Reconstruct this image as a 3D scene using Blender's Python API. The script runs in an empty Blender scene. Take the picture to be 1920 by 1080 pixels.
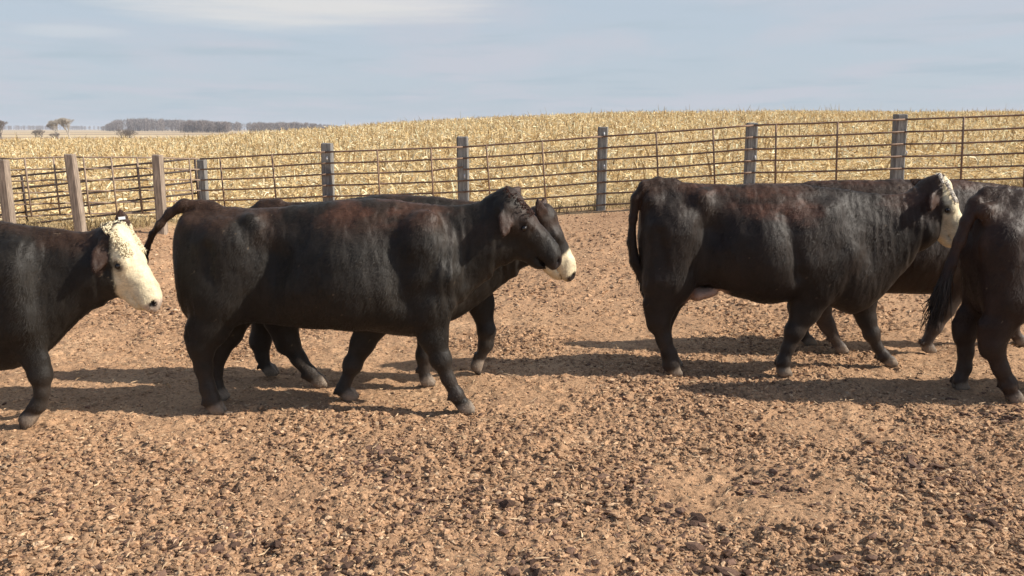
import bpy, math, random
import numpy as np
from mathutils import Vector

# ------------------------------------------------------------------ camera, world, sun, exposure
R = math.radians
F_PX, CAM_H = 1700.0, 1.85
PITCH = math.atan((540 - 243) / F_PX)
scene = bpy.context.scene
cd = bpy.data.cameras.new('camera'); cam = bpy.data.objects.new('camera', cd)
scene.collection.objects.link(cam); scene.camera = cam
cd.sensor_width = 36; cd.lens = 36 * F_PX / 1920; cd.clip_start = .1; cd.clip_end = 9000
cam.location = (0, 0, CAM_H); cam.rotation_euler = (R(90) - PITCH, 0, 0)
SUN_EL, SUN_AZ = 36.0, -7.0      # azimuth: degrees from +X towards +Y (negative = towards the camera)

sd = bpy.data.lights.new('sun', 'SUN'); sun = bpy.data.objects.new('sun', sd)
scene.collection.objects.link(sun)
sd.energy = 4.9; sd.angle = R(.55); sd.color = (1, .93, .82)
sv = Vector((math.cos(R(SUN_EL)) * math.cos(R(SUN_AZ)), math.cos(R(SUN_EL)) * math.sin(R(SUN_AZ)), math.sin(R(SUN_EL))))
sun.rotation_euler = sv.to_track_quat('Z', 'Y').to_euler(); sun.location = sv * 50

world = bpy.data.worlds.new('World'); scene.world = world; world.use_nodes = True
wn = world.node_tree.nodes; wl = world.node_tree.links; wn.clear()
def WN(t, **k):
    n = wn.new(t)
    for a, b in k.items(): setattr(n, a, b)
    return n
sky = WN('ShaderNodeTexSky', sky_type='NISHITA', sun_disc=False, sun_elevation=R(SUN_EL), sun_rotation=R(90 - SUN_AZ))
sky.air_density = 1.0; sky.dust_density = 1.2; sky.ozone_density = 1.5
tc = WN('ShaderNodeTexCoord')
sep = WN('ShaderNodeSeparateXYZ'); wl.new(tc.outputs['Generated'], sep.inputs[0])
# thin layered cloud sheet: project the view direction onto a plane overhead
zadd = WN('ShaderNodeMath', operation='ADD'); zadd.inputs[1].default_value = .045; wl.new(sep.outputs[2], zadd.inputs[0])
zmx = WN('ShaderNodeMath', operation='MAXIMUM'); zmx.inputs[1].default_value = .03; wl.new(zadd.outputs[0], zmx.inputs[0])
dx = WN('ShaderNodeMath', operation='DIVIDE'); wl.new(sep.outputs[0], dx.inputs[0]); wl.new(zmx.outputs[0], dx.inputs[1])
dy = WN('ShaderNodeMath', operation='DIVIDE'); wl.new(sep.outputs[1], dy.inputs[0]); wl.new(zmx.outputs[0], dy.inputs[1])
cmb = WN('ShaderNodeCombineXYZ'); wl.new(dx.outputs[0], cmb.inputs[0]); wl.new(dy.outputs[0], cmb.inputs[1])
def cloud(scale, sx, sy, lo, hi, off, det=6):
    mp = WN('ShaderNodeMapping'); mp.inputs['Scale'].default_value = (sx, sy, 1); mp.inputs['Location'].default_value = off
    wl.new(cmb.outputs[0], mp.inputs[0])
    n = WN('ShaderNodeTexNoise'); n.inputs['Scale'].default_value = scale; n.inputs['Detail'].default_value = det
    n.inputs['Roughness'].default_value = .55; n.inputs['Distortion'].default_value = .3
    wl.new(mp.outputs[0], n.inputs['Vector'])
    r = WN('ShaderNodeMapRange', interpolation_type='SMOOTHSTEP'); r.inputs[1].default_value = lo; r.inputs[2].default_value = hi
    wl.new(n.outputs[0], r.inputs[0]); return r.outputs[0]
skym = WN('ShaderNodeMix', data_type='RGBA', blend_type='MULTIPLY'); skym.inputs[0].default_value = 1
wl.new(sky.outputs[0], skym.inputs[6]); skym.inputs[7].default_value = (.10, .10, .10, 1)
def WMIX(fac, a, col):
    m = WN('ShaderNodeMix', data_type='RGBA')
    if isinstance(fac, float): m.inputs[0].default_value = fac
    else: wl.new(fac, m.inputs[0])
    wl.new(a, m.inputs[6]); m.inputs[7].default_value = (*col, 1); return m.outputs[2]
SKYC = dict(veil=(.385, .445, .515), warm=(.43, .45, .505), dark=(.345, .415, .475), white=(.60, .585, .57))
veil = WN('ShaderNodeMapRange', interpolation_type='SMOOTHSTEP'); veil.inputs[1].default_value = -.15; veil.inputs[2].default_value = .55; veil.inputs[3].default_value = .05; veil.inputs[4].default_value = .88
wl.new(sep.outputs[1], veil.inputs[0])
def vm(src):
    m = WN('ShaderNodeMath', operation='MULTIPLY'); wl.new(src, m.inputs[0]); wl.new(veil.outputs[0], m.inputs[1]); return m.outputs[0]
c = WMIX(veil.outputs[0], skym.outputs[2], SKYC['veil'])
c = WMIX(vm(cloud(.55, 1, .55, .42, .66, (3, 1, 0))), c, SKYC['warm'])
c = WMIX(vm(cloud(.8, .8, .9, .50, .72, (11, 5, 0))), c, SKYC['dark'])
# the one bright break in the cloud, high and left of centre: a mask round its direction
def blob(cx, cz, rx, rz, soft, amp=.8):
    vx = WN('ShaderNodeMath', operation='DIVIDE'); wl.new(sep.outputs[0], vx.inputs[0]); wl.new(sep.outputs[1], vx.inputs[1])
    a = WN('ShaderNodeMath', operation='MULTIPLY_ADD'); wl.new(vx.outputs[0], a.inputs[0]); a.inputs[1].default_value = 1/rx; a.inputs[2].default_value = -cx/rx
    b = WN('ShaderNodeMath', operation='MULTIPLY_ADD'); wl.new(sep.outputs[2], b.inputs[0]); b.inputs[1].default_value = 1/rz; b.inputs[2].default_value = -cz/rz
    a2 = WN('ShaderNodeMath', operation='MULTIPLY'); wl.new(a.outputs[0], a2.inputs[0]); wl.new(a.outputs[0], a2.inputs[1])
    s = WN('ShaderNodeMath', operation='MULTIPLY_ADD'); wl.new(b.outputs[0], s.inputs[0]); wl.new(b.outputs[0], s.inputs[1]); wl.new(a2.outputs[0], s.inputs[2])
    n = WN('ShaderNodeTexNoise'); n.inputs['Scale'].default_value = 5; n.inputs['Detail'].default_value = 7; n.inputs['Roughness'].default_value = .6
    mp = WN('ShaderNodeMapping'); mp.inputs['Scale'].default_value = (1, 1, 15); wl.new(tc.outputs['Generated'], mp.inputs[0]); wl.new(mp.outputs[0], n.inputs['Vector'])
    k = WN('ShaderNodeMath', operation='MULTIPLY_ADD'); wl.new(n.outputs[0], k.inputs[0]); k.inputs[1].default_value = 2.6; wl.new(s.outputs[0], k.inputs[2])
    r = WN('ShaderNodeMapRange', interpolation_type='SMOOTHSTEP'); r.inputs[1].default_value = 2.1 + soft; r.inputs[2].default_value = 2.1 - soft
    r.inputs[3].default_value = 0; r.inputs[4].default_value = amp
    wl.new(k.outputs[0], r.inputs[0]); return r.outputs[0]
c = WMIX(blob(-.24, .130, .19, .026, 1.0), c, SKYC['white'])
c = WMIX(blob(-.47, .093, .06, .006, 1.0, .5), c, (.50, .53, .56))
bg = WN('ShaderNodeBackground'); bg.inputs[1].default_value = 1.0; wl.new(c, bg.inputs[0])
wo = WN('ShaderNodeOutputWorld'); wl.new(bg.outputs[0], wo.inputs[0])
scene.view_settings.view_transform = 'Standard'; scene.view_settings.look = 'None'
scene.view_settings.exposure = 0.4; scene.view_settings.gamma = 1
scene.cycles.volume_bounces = 0
scene.cycles.max_bounces = 5

# ------------------------------------------------------------------ helpers
rng = np.random.default_rng(7); random.seed(7)
COL = scene.collection
cp, sp = math.cos(PITCH), math.sin(PITCH)
def at(u, v, D):
    """photo pixel + real distance in metres -> point in the place"""
    yu = (540 - v) / F_PX
    y = cp + yu * sp; z = -sp + yu * cp; s = D / y
    return np.array([(u - 960) / F_PX * s, D, CAM_H + z * s])

def hash3(ix, iy, iz, seed):
    h = (ix.astype(np.int64) * 374761393 + iy.astype(np.int64) * 668265263 + iz.astype(np.int64) * 2147483647 + seed * 974634777) & 0xffffffff
    h = ((h ^ (h >> 13)) * 1274126177) & 0xffffffff
    h = h ^ (h >> 16)
    return (h & 0xffff) / 65535.0
def vnoise(P, freq, seed=0):
    P = np.asarray(P, float) * freq
    i = np.floor(P).astype(np.int64); f = P - i; f = f * f * (3 - 2 * f); out = 0
    for a in (0, 1):
        wx = f[:, 0] if a else 1 - f[:, 0]
        for b in (0, 1):
            wy = f[:, 1] if b else 1 - f[:, 1]
            for c_ in (0, 1):
                wz = f[:, 2] if c_ else 1 - f[:, 2]
                out = out + wx * wy * wz * hash3(i[:, 0] + a, i[:, 1] + b, i[:, 2] + c_, seed)
    return out
def fbm(P, freq, oct=3, seed=0):
    s = 0; w = 1; t = 0
    for o in range(oct):
        s = s + w * vnoise(P, freq * 2 ** o, seed + o); t += w; w *= .5
    return s / t
def sstep(a, b, x):
    t = np.clip((x - a) / (b - a), 0, 1); return t * t * (3 - 2 * t)

def tag(o, label=None, cat=None, group=None, kind=None):
    if label: o['label'] = label
    if cat: o['category'] = cat
    if group: o['group'] = group
    if kind: o['kind'] = kind
    return o
def empty(name, loc, label, cat, group=None):
    o = bpy.data.objects.new(name, None); COL.objects.link(o); o.location = loc; o.empty_display_size = .2
    return tag(o, label, cat, group)
def npmesh(name, V, Fc, mat, parent=None, loc=None, col=None, smooth=False, extra=None):
    """V (n,3), Fc (m,k) one face size"""
    me = bpy.data.meshes.new(name); V = np.ascontiguousarray(V, np.float32); Fc = np.ascontiguousarray(Fc, np.int32)
    n, m, k = len(V), len(Fc), Fc.shape[1]
    me.vertices.add(n); me.vertices.foreach_set('co', V.ravel())
    me.loops.add(m * k); me.loops.foreach_set('vertex_index', Fc.ravel())
    me.polygons.add(m); me.polygons.foreach_set('loop_start', np.arange(m, dtype=np.int32) * k)
    try: me.polygons.foreach_set('loop_total', np.full(m, k, np.int32))
    except Exception: pass
    me.polygons.foreach_set('use_smooth', np.full(m, smooth, bool))
    me.update(calc_edges=True); me.validate()
    if col is not None:
        a = me.color_attributes.new('Col', 'FLOAT_COLOR', 'POINT')
        c4 = np.ones((n, 4), np.float32); c4[:, :3] = col; a.data.foreach_set('color', c4.ravel())
    if extra:
        for kx, vx in extra.items():
            a = me.attributes.new(kx, 'FLOAT', 'POINT'); a.data.foreach_set('value', np.asarray(vx, np.float32))
    if mat: me.materials.append(mat)
    o = bpy.data.objects.new(name, me); COL.objects.link(o)
    if parent: o.parent = parent
    if loc is not None: o.location = loc
    return o
class MB:
    def __init__(s): s.v = []; s.f = []; s.n = 0
    def add(s, v, f):
        s.v.append(np.asarray(v, float)); s.f.append(np.asarray(f, int) + s.n); s.n += len(v)
    def tube(s, pts, rad, seg=8, cap=True):
        pts = np.asarray(pts, float); n = len(pts); rad = np.broadcast_to(rad, (n,)) if np.ndim(rad) < 2 else rad
        T = np.gradient(pts, axis=0); T /= np.linalg.norm(T, axis=1)[:, None] + 1e-9
        ref = np.array([0, 0, 1.]) if abs(T[0][2]) < .9 else np.array([1., 0, 0])
        V = []; A = None
        for i in range(n):
            if A is None: A = np.cross(T[i], ref)
            A = A - T[i] * np.dot(A, T[i]); A /= np.linalg.norm(A) + 1e-9; B = np.cross(T[i], A)
            for j in range(seg):
                t = 2 * math.pi * j / seg; V.append(pts[i] + rad[i] * (math.cos(t) * A + math.sin(t) * B))
        Fq = [[i * seg + j, i * seg + (j + 1) % seg, (i + 1) * seg + (j + 1) % seg, (i + 1) * seg + j] for i in range(n - 1) for j in range(seg)]
        if cap:
            b = len(V); V.append(pts[0]); V.append(pts[-1])
            for j in range(0, seg, 2):
                Fq.append([b, (j + 2) % seg, (j + 1) % seg, j]); e = (n - 1) * seg
                Fq.append([b + 1, e + j, e + (j + 1) % seg, e + (j + 2) % seg])
        s.add(V, Fq); return s
    def build(s, name, mat, parent=None, loc=None, smooth=True, colr=None, **k):
        V = np.concatenate(s.v); Fc = np.concatenate(s.f)
        return npmesh(name, V, Fc, mat, parent, loc, smooth=smooth, col=colr, **k)

# ------------------------------------------------------------------ materials
def material(name):
    m = bpy.data.materials.new(name); m.use_nodes = True; nt = m.node_tree
    return m, nt, nt.nodes['Principled BSDF']
def node(nt, t, **k):
    n = nt.nodes.new(t)
    for a, b in k.items():
        if isinstance(a, str) and hasattr(n, a): setattr(n, a, b)
    return n
def noise(nt, scale, det=4, rough=.6, stretch=None, dist=0):
    n = node(nt, 'ShaderNodeTexNoise'); n.inputs['Scale'].default_value = scale; n.inputs['Detail'].default_value = det
    n.inputs['Roughness'].default_value = rough; n.inputs['Distortion'].default_value = dist
    t = node(nt, 'ShaderNodeTexCoord')
    if stretch:
        mp = node(nt, 'ShaderNodeMapping'); mp.inputs['Scale'].default_value = stretch
        nt.links.new(t.outputs['Object'], mp.inputs[0]); nt.links.new(mp.outputs[0], n.inputs['Vector'])
    else: nt.links.new(t.outputs['Object'], n.inputs['Vector'])
    return n.outputs[0]
def ramp(nt, src, stops):
    r = node(nt, 'ShaderNodeValToRGB'); cr = r.color_ramp
    while len(cr.elements) < len(stops): cr.elements.new(.5)
    for e, (p, c) in zip(cr.elements, stops): e.position = p; e.color = (*c, 1) if len(c) == 3 else c
    nt.links.new(src, r.inputs[0]); return r.outputs[0]
def mixc(nt, fac, a, b, mode='MIX'):
    m = node(nt, 'ShaderNodeMix', data_type='RGBA', blend_type=mode)
    m.data_type = 'RGBA'; m.blend_type = mode
    for s, i in ((fac, 0), (a, 6), (b, 7)):
        if isinstance(s, (int, float)): m.inputs[i].default_value = s
        elif isinstance(s, tuple): m.inputs[i].default_value = (*s, 1)
        else: nt.links.new(s, m.inputs[i])
    return m.outputs[2]
def bump(nt, bs, src, strength, dist, prev=None):
    b = node(nt, 'ShaderNodeBump'); b.inputs['Strength'].default_value = strength; b.inputs['Distance'].default_value = dist
    nt.links.new(src, b.inputs['Height'])
    if prev is not None: nt.links.new(prev, b.inputs['Normal'])
    nt.links.new(b.outputs[0], bs.inputs['Normal']); return b.outputs[0]
def attr(nt, name):
    a = node(nt, 'ShaderNodeAttribute'); a.attribute_name = name; return a

def fur_material():
    m, nt, b = material('cattle_hide')
    a = attr(nt, 'Col')
    v = ramp(nt, noise(nt, 9, 5, .65, (1, 1, 1.6)), [(.3, (.74, .74, .74)), (.7, (1.25, 1.23, 1.2))])
    c = mixc(nt, 1.0, a.outputs['Color'], v, 'MULTIPLY')
    v2 = ramp(nt, noise(nt, 90, 3, .7, (.5, 1, 2)), [(.3, (.80, .80, .80)), (.75, (1.22, 1.22, 1.22))])
    c = mixc(nt, 1.0, c, v2, 'MULTIPLY')
    nt.links.new(c, b.inputs['Base Color'])
    b.inputs['Roughness'].default_value = .52; b.inputs['Specular IOR Level'].default_value = .24
    b.inputs['Sheen Weight'].default_value = .02; b.inputs['Sheen Roughness'].default_value = .45
    b.inputs['Sheen Tint'].default_value = (1, .9, .8, 1)
    p = bump(nt, b, noise(nt, 7, 4, .55, (1, 1, .7), .5), .30, .03)
    p = bump(nt, b, noise(nt, 34, 4, .65, (1.6, 1.6, .7), .8), .28, .010, p)
    bump(nt, b, noise(nt, 160, 3, .7, (.5, 1, 1.6)), .3, .004, p)
    return m
HIDE = fur_material()
def plain(name, col, rough=.7, spec=.3, nscale=None, var=.3, bmp=0, stretch=None, metal=0):
    m, nt, b = material(name)
    if nscale:
        lo = tuple(x * (1 - var) for x in col); hi = tuple(min(1, x * (1 + var)) for x in col)
        c = ramp(nt, noise(nt, nscale, 6, .65, stretch), [(.3, lo), (.7, hi)]); nt.links.new(c, b.inputs['Base Color'])
        if bmp: bump(nt, b, noise(nt, nscale * 2, 5, .65, stretch), .6, bmp)
    else: b.inputs['Base Color'].default_value = (*col, 1)
    b.inputs['Roughness'].default_value = rough; b.inputs['Specular IOR Level'].default_value = spec; b.inputs['Metallic'].default_value = metal
    return m
EYE = plain('eye_dark', (.008, .006, .005), .12, .6)
TAGM = plain('ear_tag_white', (.7, .7, .68), .5)
def colmat(name, rough=.9, spec=.15, trans=0, nscale=None):
    m, nt, b = material(name); a = attr(nt, 'Col'); c = a.outputs['Color']
    if nscale:
        v = ramp(nt, noise(nt, nscale, 5, .7), [(.3, (.65, .62, .6)), (.7, (1.25, 1.25, 1.25))])
        c = mixc(nt, 1.0, c, v, 'MULTIPLY')
        bump(nt, b, noise(nt, nscale * 1.5, 5, .7), .7, .006)
    nt.links.new(c, b.inputs['Base Color']); b.inputs['Roughness'].default_value = rough; b.inputs['Specular IOR Level'].default_value = spec
    if trans:
        t = node(nt, 'ShaderNodeBsdfTranslucent'); nt.links.new(c, t.inputs[0]); mx = node(nt, 'ShaderNodeMixShader'); mx.inputs[0].default_value = trans
        nt.links.new(b.outputs[0], mx.inputs[1]); nt.links.new(t.outputs[0], mx.inputs[2])
        nt.links.new(mx.outputs[0], nt.nodes['Material Output'].inputs[0])
    return m
HAIR = colmat('coarse_hair', .55, .18)

# ------------------------------------------------------------------ terrain
# fence line read off the photo: post pixel u, top rail v, distance
FENCE = [(375, 298, 16.9), (610, 285, 16.0), (868, 275.5, 15.85), (1130, 256, 15.6), (1413, 235, 15.15), (1697, 224, 14.6), (1985, 213, 14.1), (2275, 205, 13.6)]
RAILH = .193
_fp = [at(u, v, D) for u, v, D in FENCE]
_s = [-2.2, -.75, -.57, -.49, -.39] + [p[0] / p[1] for p in _fp[:]] + [1.4, 3]
_zf = [.15, .20, .20, .20, .17] + [p[2] - 6 * RAILH - .11 for p in _fp] + [.8, .8]
_yf = [11, 13, 14, 14.5, 15.6] + [p[1] for p in _fp] + [13, 12]
CREST = [(-1500, 266), (0, 264), (340, 262), (450, 255), (560, 248), (650, 242), (740, 235), (850, 229), (960, 224), (1150, 216), (1450, 214), (1700, 216), (1920, 215), (2600, 222), (4000, 240)]
YC = 85.0
_cs = [(u - 960) / F_PX / cp for u, v in CREST]; _cz = [at(u, v, YC)[2] for u, v in CREST]
def ground_z(x, y):
    x = np.asarray(x, float); y = np.asarray(y, float); yy = np.maximum(y, 1.0); s = x / yy
    yf = np.interp(s, _s, _yf); zf = np.interp(s, _s, _zf); zc = np.interp(s, _cs, _cz)
    z = zf * np.clip((y - 8.0) / (yf - 8.0), 0, 1) ** 1.25
    t = np.clip((y - yf) / (YC - yf), 0, 1)
    z = np.where(y > yf, zf + (zc - zf) * (t * .55 + .45 * np.sin(t * math.pi / 2)), z)
    far = np.interp(y, [YC, 130, 220, 350, 600, 1200, 3000, 8000], [0, -2.6, -3.6, -2.3, -1.4, -.2, 1.6, 1.6])
    w = sstep(YC, 150, y); return np.where(y > YC, zc * (1 - w) + far * np.where(w > 0, 1, 0) * w, z)
def make_relief():
    gx = np.arange(-9, 9, .012); gy = np.arange(1.5, 16.5, .012); X, Y = np.meshgrid(gx, gy, indexing='ij'); P = np.stack([X.ravel(), Y.ravel(), 0 * X.ravel()], 1)
    h = (fbm(P, 1.1, 3, 3) - .5) * .08 + (fbm(P, 5, 3, 9) - .5) * .045
    rough = sstep(.35, .68, fbm(P, .9, 4, 77))
    rid = 1 - 2 * np.abs(fbm(P, 17, 3, 19) - .5) * 1.6
    h = h + (rid - .6) * .020 * (.45 + .9 * rough) + (vnoise(P, 38, 23) - .5) * .014 * (.5 + rough)
    h = h.reshape(X.shape); rs = np.random.default_rng(5)
    for k in range(1500):      # hoof prints: two-lobed dents with a pushed-up rim
        y0 = 2.2 + 12.5 * rs.random() ** 1.3; x0 = (rs.random() * 2 - 1) * min(8.5, .72 * y0); a = rs.normal() * .5; ca, sa = math.cos(a), math.sin(a)
        i0, i1 = int((x0 - .16 + 9) / .012), int((x0 + .16 + 9) / .012); j0, j1 = int((y0 - .16 - 1.5) / .012), int((y0 + .16 - 1.5) / .012)
        if i0 < 0 or j0 < 0: continue
        px = X[i0:i1, j0:j1] - x0; py = Y[i0:i1, j0:j1] - y0; u = (px * ca + py * sa) / .062; v = (-px * sa + py * ca) / .048; q = u * u + v * v; dep = rs.uniform(.006, .022)
        h[i0:i1, j0:j1] += dep * (-np.exp(-q * 1.1) * (1 - .5 * np.exp(-v * v * 30)) + .55 * np.exp(-(np.sqrt(q) - 1.35) ** 2 * 9))
    return h, rough.reshape(X.shape)
RELIEF, ROUGH = make_relief()
def _look(A, x, y):
    i = ((np.asarray(x) + 9) / .012).astype(int).clip(0, A.shape[0] - 1); j = ((np.asarray(y) - 1.5) / .012).astype(int).clip(0, A.shape[1] - 1); return A[i, j]
def small_relief(x, y): return _look(RELIEF, x, y)
def roughness_patch(x, y):
    return _look(ROUGH, x, y)

def build_ground():
    ys = np.concatenate([[-60, -20, -6, -1, 1], np.arange(2.2, 8.6, .013), np.geomspace(8.6, 17, 260)[1:], np.geomspace(17, 90, 160)[1:], np.geomspace(90, 6000, 85)[1:]])
    ss = np.concatenate([[-3, -1.6, -1.0], np.linspace(-.72, .72, 760), [1.0, 1.6, 3]])
    Y, S = np.meshgrid(ys, ss, indexing='ij')
    X = S * (np.abs(Y) + .0); X = np.where(Y < 1, S * 20, X)
    X = np.where((Y >= 1) & (np.abs(S) > .9), S * np.maximum(Y, 15), X)
    X = X.clip(-6000, 6000); x = X.ravel(); y = Y.ravel(); z = ground_z(x, y)
    near = sstep(15.5, 13.0, y) * (y > 1.5)
    rel = small_relief(x, y) * near
    z = z + rel + (y > 16) * (y < 85) * .10 * (vnoise(np.stack([x, y, 0 * x], 1), .7, 5) - .5)
    s = x / np.maximum(y, 1); yf = np.interp(s, _s, _yf)
    zone = sstep(-.8, 1.2, y - yf + 1.6 * (fbm(np.stack([x, y, 0 * x], 1), .8, 3, 41) - .5))
    zone = zone + sstep(YC, YC + 30, y)
    nr, nc = Y.shape; i = np.arange(nr * nc).reshape(nr, nc)
    Fc = np.stack([i[:-1, :-1].ravel(), i[:-1, 1:].ravel(), i[1:, 1:].ravel(), i[1:, :-1].ravel()], 1)
    m, nt, b = material('ground_soil')
    dirt = ramp(nt, noise(nt, 1.1, 6, .6), [(.3, (.34, .205, .12)), (.55, (.45, .28, .165)), (.75, (.54, .355, .215))])
    fine = ramp(nt, noise(nt, 55, 6, .7), [(.30, (.35, .32, .32)), (.48, (.95, .94, .93)), (.70, (1.4, 1.35, 1.3))])
    dirt = mixc(nt, 1.0, dirt, fine, 'MULTIPLY')
    dark = ramp(nt, noise(nt, 2.6, 6, .65), [(.58, (0, 0, 0)), (.72, (.8, .8, .8))])
    dirt = mixc(nt, dark, dirt, (.20, .12, .08))
    fld = ramp(nt, noise(nt, 3.5, 8, .72), [(.3, (.36, .245, .125)), (.5, (.54, .39, .20)), (.7, (.70, .53, .29))])
    farc = ramp(nt, noise(nt, .006, 4, .5, (.35, 2.2, 1)), [(.38, (.36, .26, .17)), (.5, (.50, .38, .24)), (.6, (.60, .47, .28))])
    z_ = attr(nt, 'zone')
    r1 = node(nt, 'ShaderNodeMapRange'); r1.inputs[1].default_value = 0; r1.inputs[2].default_value = 1; nt.links.new(z_.outputs['Fac'], r1.inputs[0])
    r2 = node(nt, 'ShaderNodeMapRange'); r2.inputs[1].default_value = 1; r2.inputs[2].default_value = 2; nt.links.new(z_.outputs['Fac'], r2.inputs[0])
    c = mixc(nt, r1.outputs[0], dirt, fld); c = mixc(nt, r2.outputs[0], c, farc)
    nt.links.new(c, b.inputs['Base Color']); b.inputs['Roughness'].default_value = .95; b.inputs['Specular IOR Level'].default_value = .1
    p = bump(nt, b, noise(nt, 26, 6, .75), .8, .02); bump(nt, b, noise(nt, 110, 4, .7), .6, .006, p)
    g = npmesh('ground', np.stack([x, y, z], 1), Fc, m, smooth=True, extra={'zone': zone}); tag(g, kind='structure')
build_ground()

OCT_V = np.array([[1, 0, 0], [-1, 0, 0], [0, 1, 0], [0, -1, 0], [0, 0, 1], [0, 0, -1]], float)
OCT_F = np.array([[4, 0, 2], [4, 2, 1], [4, 1, 3], [4, 3, 0], [5, 2, 0], [5, 1, 2], [5, 3, 1], [5, 0, 3]])
_t = (1 + 5 ** .5) / 2
ICO_V = np.array([[-1, _t, 0], [1, _t, 0], [-1, -_t, 0], [1, -_t, 0], [0, -1, _t], [0, 1, _t], [0, -1, -_t], [0, 1, -_t], [_t, 0, -1], [_t, 0, 1], [-_t, 0, -1], [-_t, 0, 1]]) / 1.9
ICO_F = np.array([[0, 11, 5], [0, 5, 1], [0, 1, 7], [0, 7, 10], [0, 10, 11], [1, 5, 9], [5, 11, 4], [11, 10, 2], [10, 7, 6], [7, 1, 8], [3, 9, 4], [3, 4, 2], [3, 2, 6], [3, 6, 8], [3, 8, 9], [4, 9, 5], [2, 4, 11], [6, 2, 10], [8, 6, 7], [9, 8, 1]])
def scatter_lumps(x, y, r, flat, col, base=ICO_V, faces=ICO_F, jit=.28, z=None, sink=.25):
    n = len(x); k = len(base)
    V = base[None] * (1 + jit * rng.normal(size=(n, k, 1)).clip(-1.6, 1.6)); V = V * (1 + .0 * V)
    V = V * np.stack([1 + .5 * rng.random(n), 1 - .25 * rng.random(n), flat], 1)[:, None, :]
    a = rng.random(n) * 2 * math.pi; ca, sa = np.cos(a), np.sin(a)
    tl = rng.normal(size=n) * .35; ct, st = np.cos(tl), np.sin(tl)
    vy = V[..., 1] * ct[:, None] - V[..., 2] * st[:, None]; vz = V[..., 1] * st[:, None] + V[..., 2] * ct[:, None]
    vx = V[..., 0] * ca[:, None] - vy * sa[:, None]; vy2 = V[..., 0] * sa[:, None] + vy * ca[:, None]
    if z is None: z = ground_z(x, y) + small_relief(x, y) * sstep(15.5, 13, y)
    P = np.stack([vx, vy2, vz], 2) * r[:, None, None] + np.stack([x, y, z + r * flat * (.5 - sink)], 1)[:, None, :]
    Fc = faces[None] + (np.arange(n) * k)[:, None, None]
    C_ = np.repeat(col[:, None, :], k, 1)
    return P.reshape(-1, 3), Fc.reshape(-1, faces.shape[1]), C_.reshape(-1, 3)

def dirt_cols(n, patch):
    base = np.array([[.46, .285, .168]]) * (1 - .35 * patch[:, None] * rng.random(n)[:, None])
    c = base * (0.7 + .6 * rng.random(n)[:, None])
    k = rng.random(n); lite = k < .07; c[lite] = np.array([.55, .38, .24]) * (.8 + .4 * rng.random((lite.sum(), 1)))
    dk = k > .93 - .06 * patch; c[dk] = np.array([.17, .10, .068]) * (.6 + .6 * rng.random((dk.sum(), 1)))
    return c.clip(0, .8)
def build_clods():
    N = 330000
    # more lumps where they show, fewer far off
    y = 2.9 + (8.8 - 2.9) * rng.random(N) ** 1.15; x = (rng.random(N) * 2 - 1) * .70 * y
    pt = roughness_patch(x, y); keep = rng.random(N) < (.16 + .60 * pt); x, y, pt = x[keep], y[keep], pt[keep]; n = len(x)
    r = np.clip(np.exp(rng.normal(size=n) * .62) * .0034 * (1 + .8 * pt) * (1 + .04 * (y - 3)), .002, .019)
    big = (r > .0055) & (y < 6.5); yb, xb, pb, rb = y[big], x[big], pt[big], r[big]; y, x, pt, r = y[~big], x[~big], pt[~big], r[~big]; n = len(x); nb_ = len(xb)
    A2 = scatter_lumps(xb, yb, rb, .32 + .4 * rng.random(nb_), dirt_cols(nb_, pb), ICO_V, ICO_F, .27, None, .58)
    A = scatter_lumps(x, y, r, .3 + .4 * rng.random(n), dirt_cols(n, pt), OCT_V, OCT_F, .34, None, .4)
    n2 = 34000; y2 = 8.8 + 7.4 * rng.random(n2) ** 1.1; x2 = (rng.random(n2) * 2 - 1) * .62 * y2; p2 = roughness_patch(x2, y2)
    s2 = x2 / y2; ok = y2 < np.interp(s2, _s, _yf) + .3; x2, y2, p2 = x2[ok], y2[ok], p2[ok]; n2 = len(x2)
    r2 = np.clip(np.exp(rng.normal(size=n2) * .5) * .0095 * (1 + .5 * p2), .004, .04)
    B = scatter_lumps(x2, y2, r2, .4 + .4 * rng.random(n2), dirt_cols(n2, p2), OCT_V, OCT_F)
    # heavy dark cakes and broken clods in clusters
    cl = [(1760, 895), (1840, 970), (1690, 860), (705, 857), (700, 895), (1000, 965), (850, 940), (1310, 1035), (655, 1075), (1030, 1062), (1880, 780), (1610, 1060), (330, 1040), (480, 1030), (1450, 905), (1150, 900), (1250, 970)]
    xs, ys, rs = [], [], []
    for (u, v) in cl:
        yu = (540 - v) / F_PX; s = CAM_H / (sp - yu * cp); cx, cy = (u - 960) / F_PX * s, (cp + yu * sp) * s
        k = 150; xs.append(cx + rng.normal(size=k) * .14); ys.append(cy + rng.normal(size=k) * .11); rs.append(np.exp(rng.normal(size=k) * .55) * .0085)
    x3, y3, r3 = np.concatenate(xs), np.concatenate(ys), np.concatenate(rs).clip(.006, .038); n3 = len(x3)
    c3 = np.array([[.115, .07, .05]]) * (.7 + 1.1 * rng.random((n3, 1)))
    C_ = scatter_lumps(x3, y3, r3, .35 + .4 * rng.random(n3), c3)
    PS = [A, A2, C_, B]; V = np.concatenate([q[0] for q in PS]); Cc = np.concatenate([q[2] for q in PS]); of = np.cumsum([0] + [len(q[0]) for q in PS]); Fc = np.concatenate([q[1] + k for q, k in zip(PS, of)])
    o = npmesh('dirt_clods', V, Fc, colmat('clod_soil', nscale=80), col=Cc); tag(o, 'loose brown dirt clods and crumbs covering the pen floor', 'dirt', kind='stuff')
build_clods()

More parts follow.
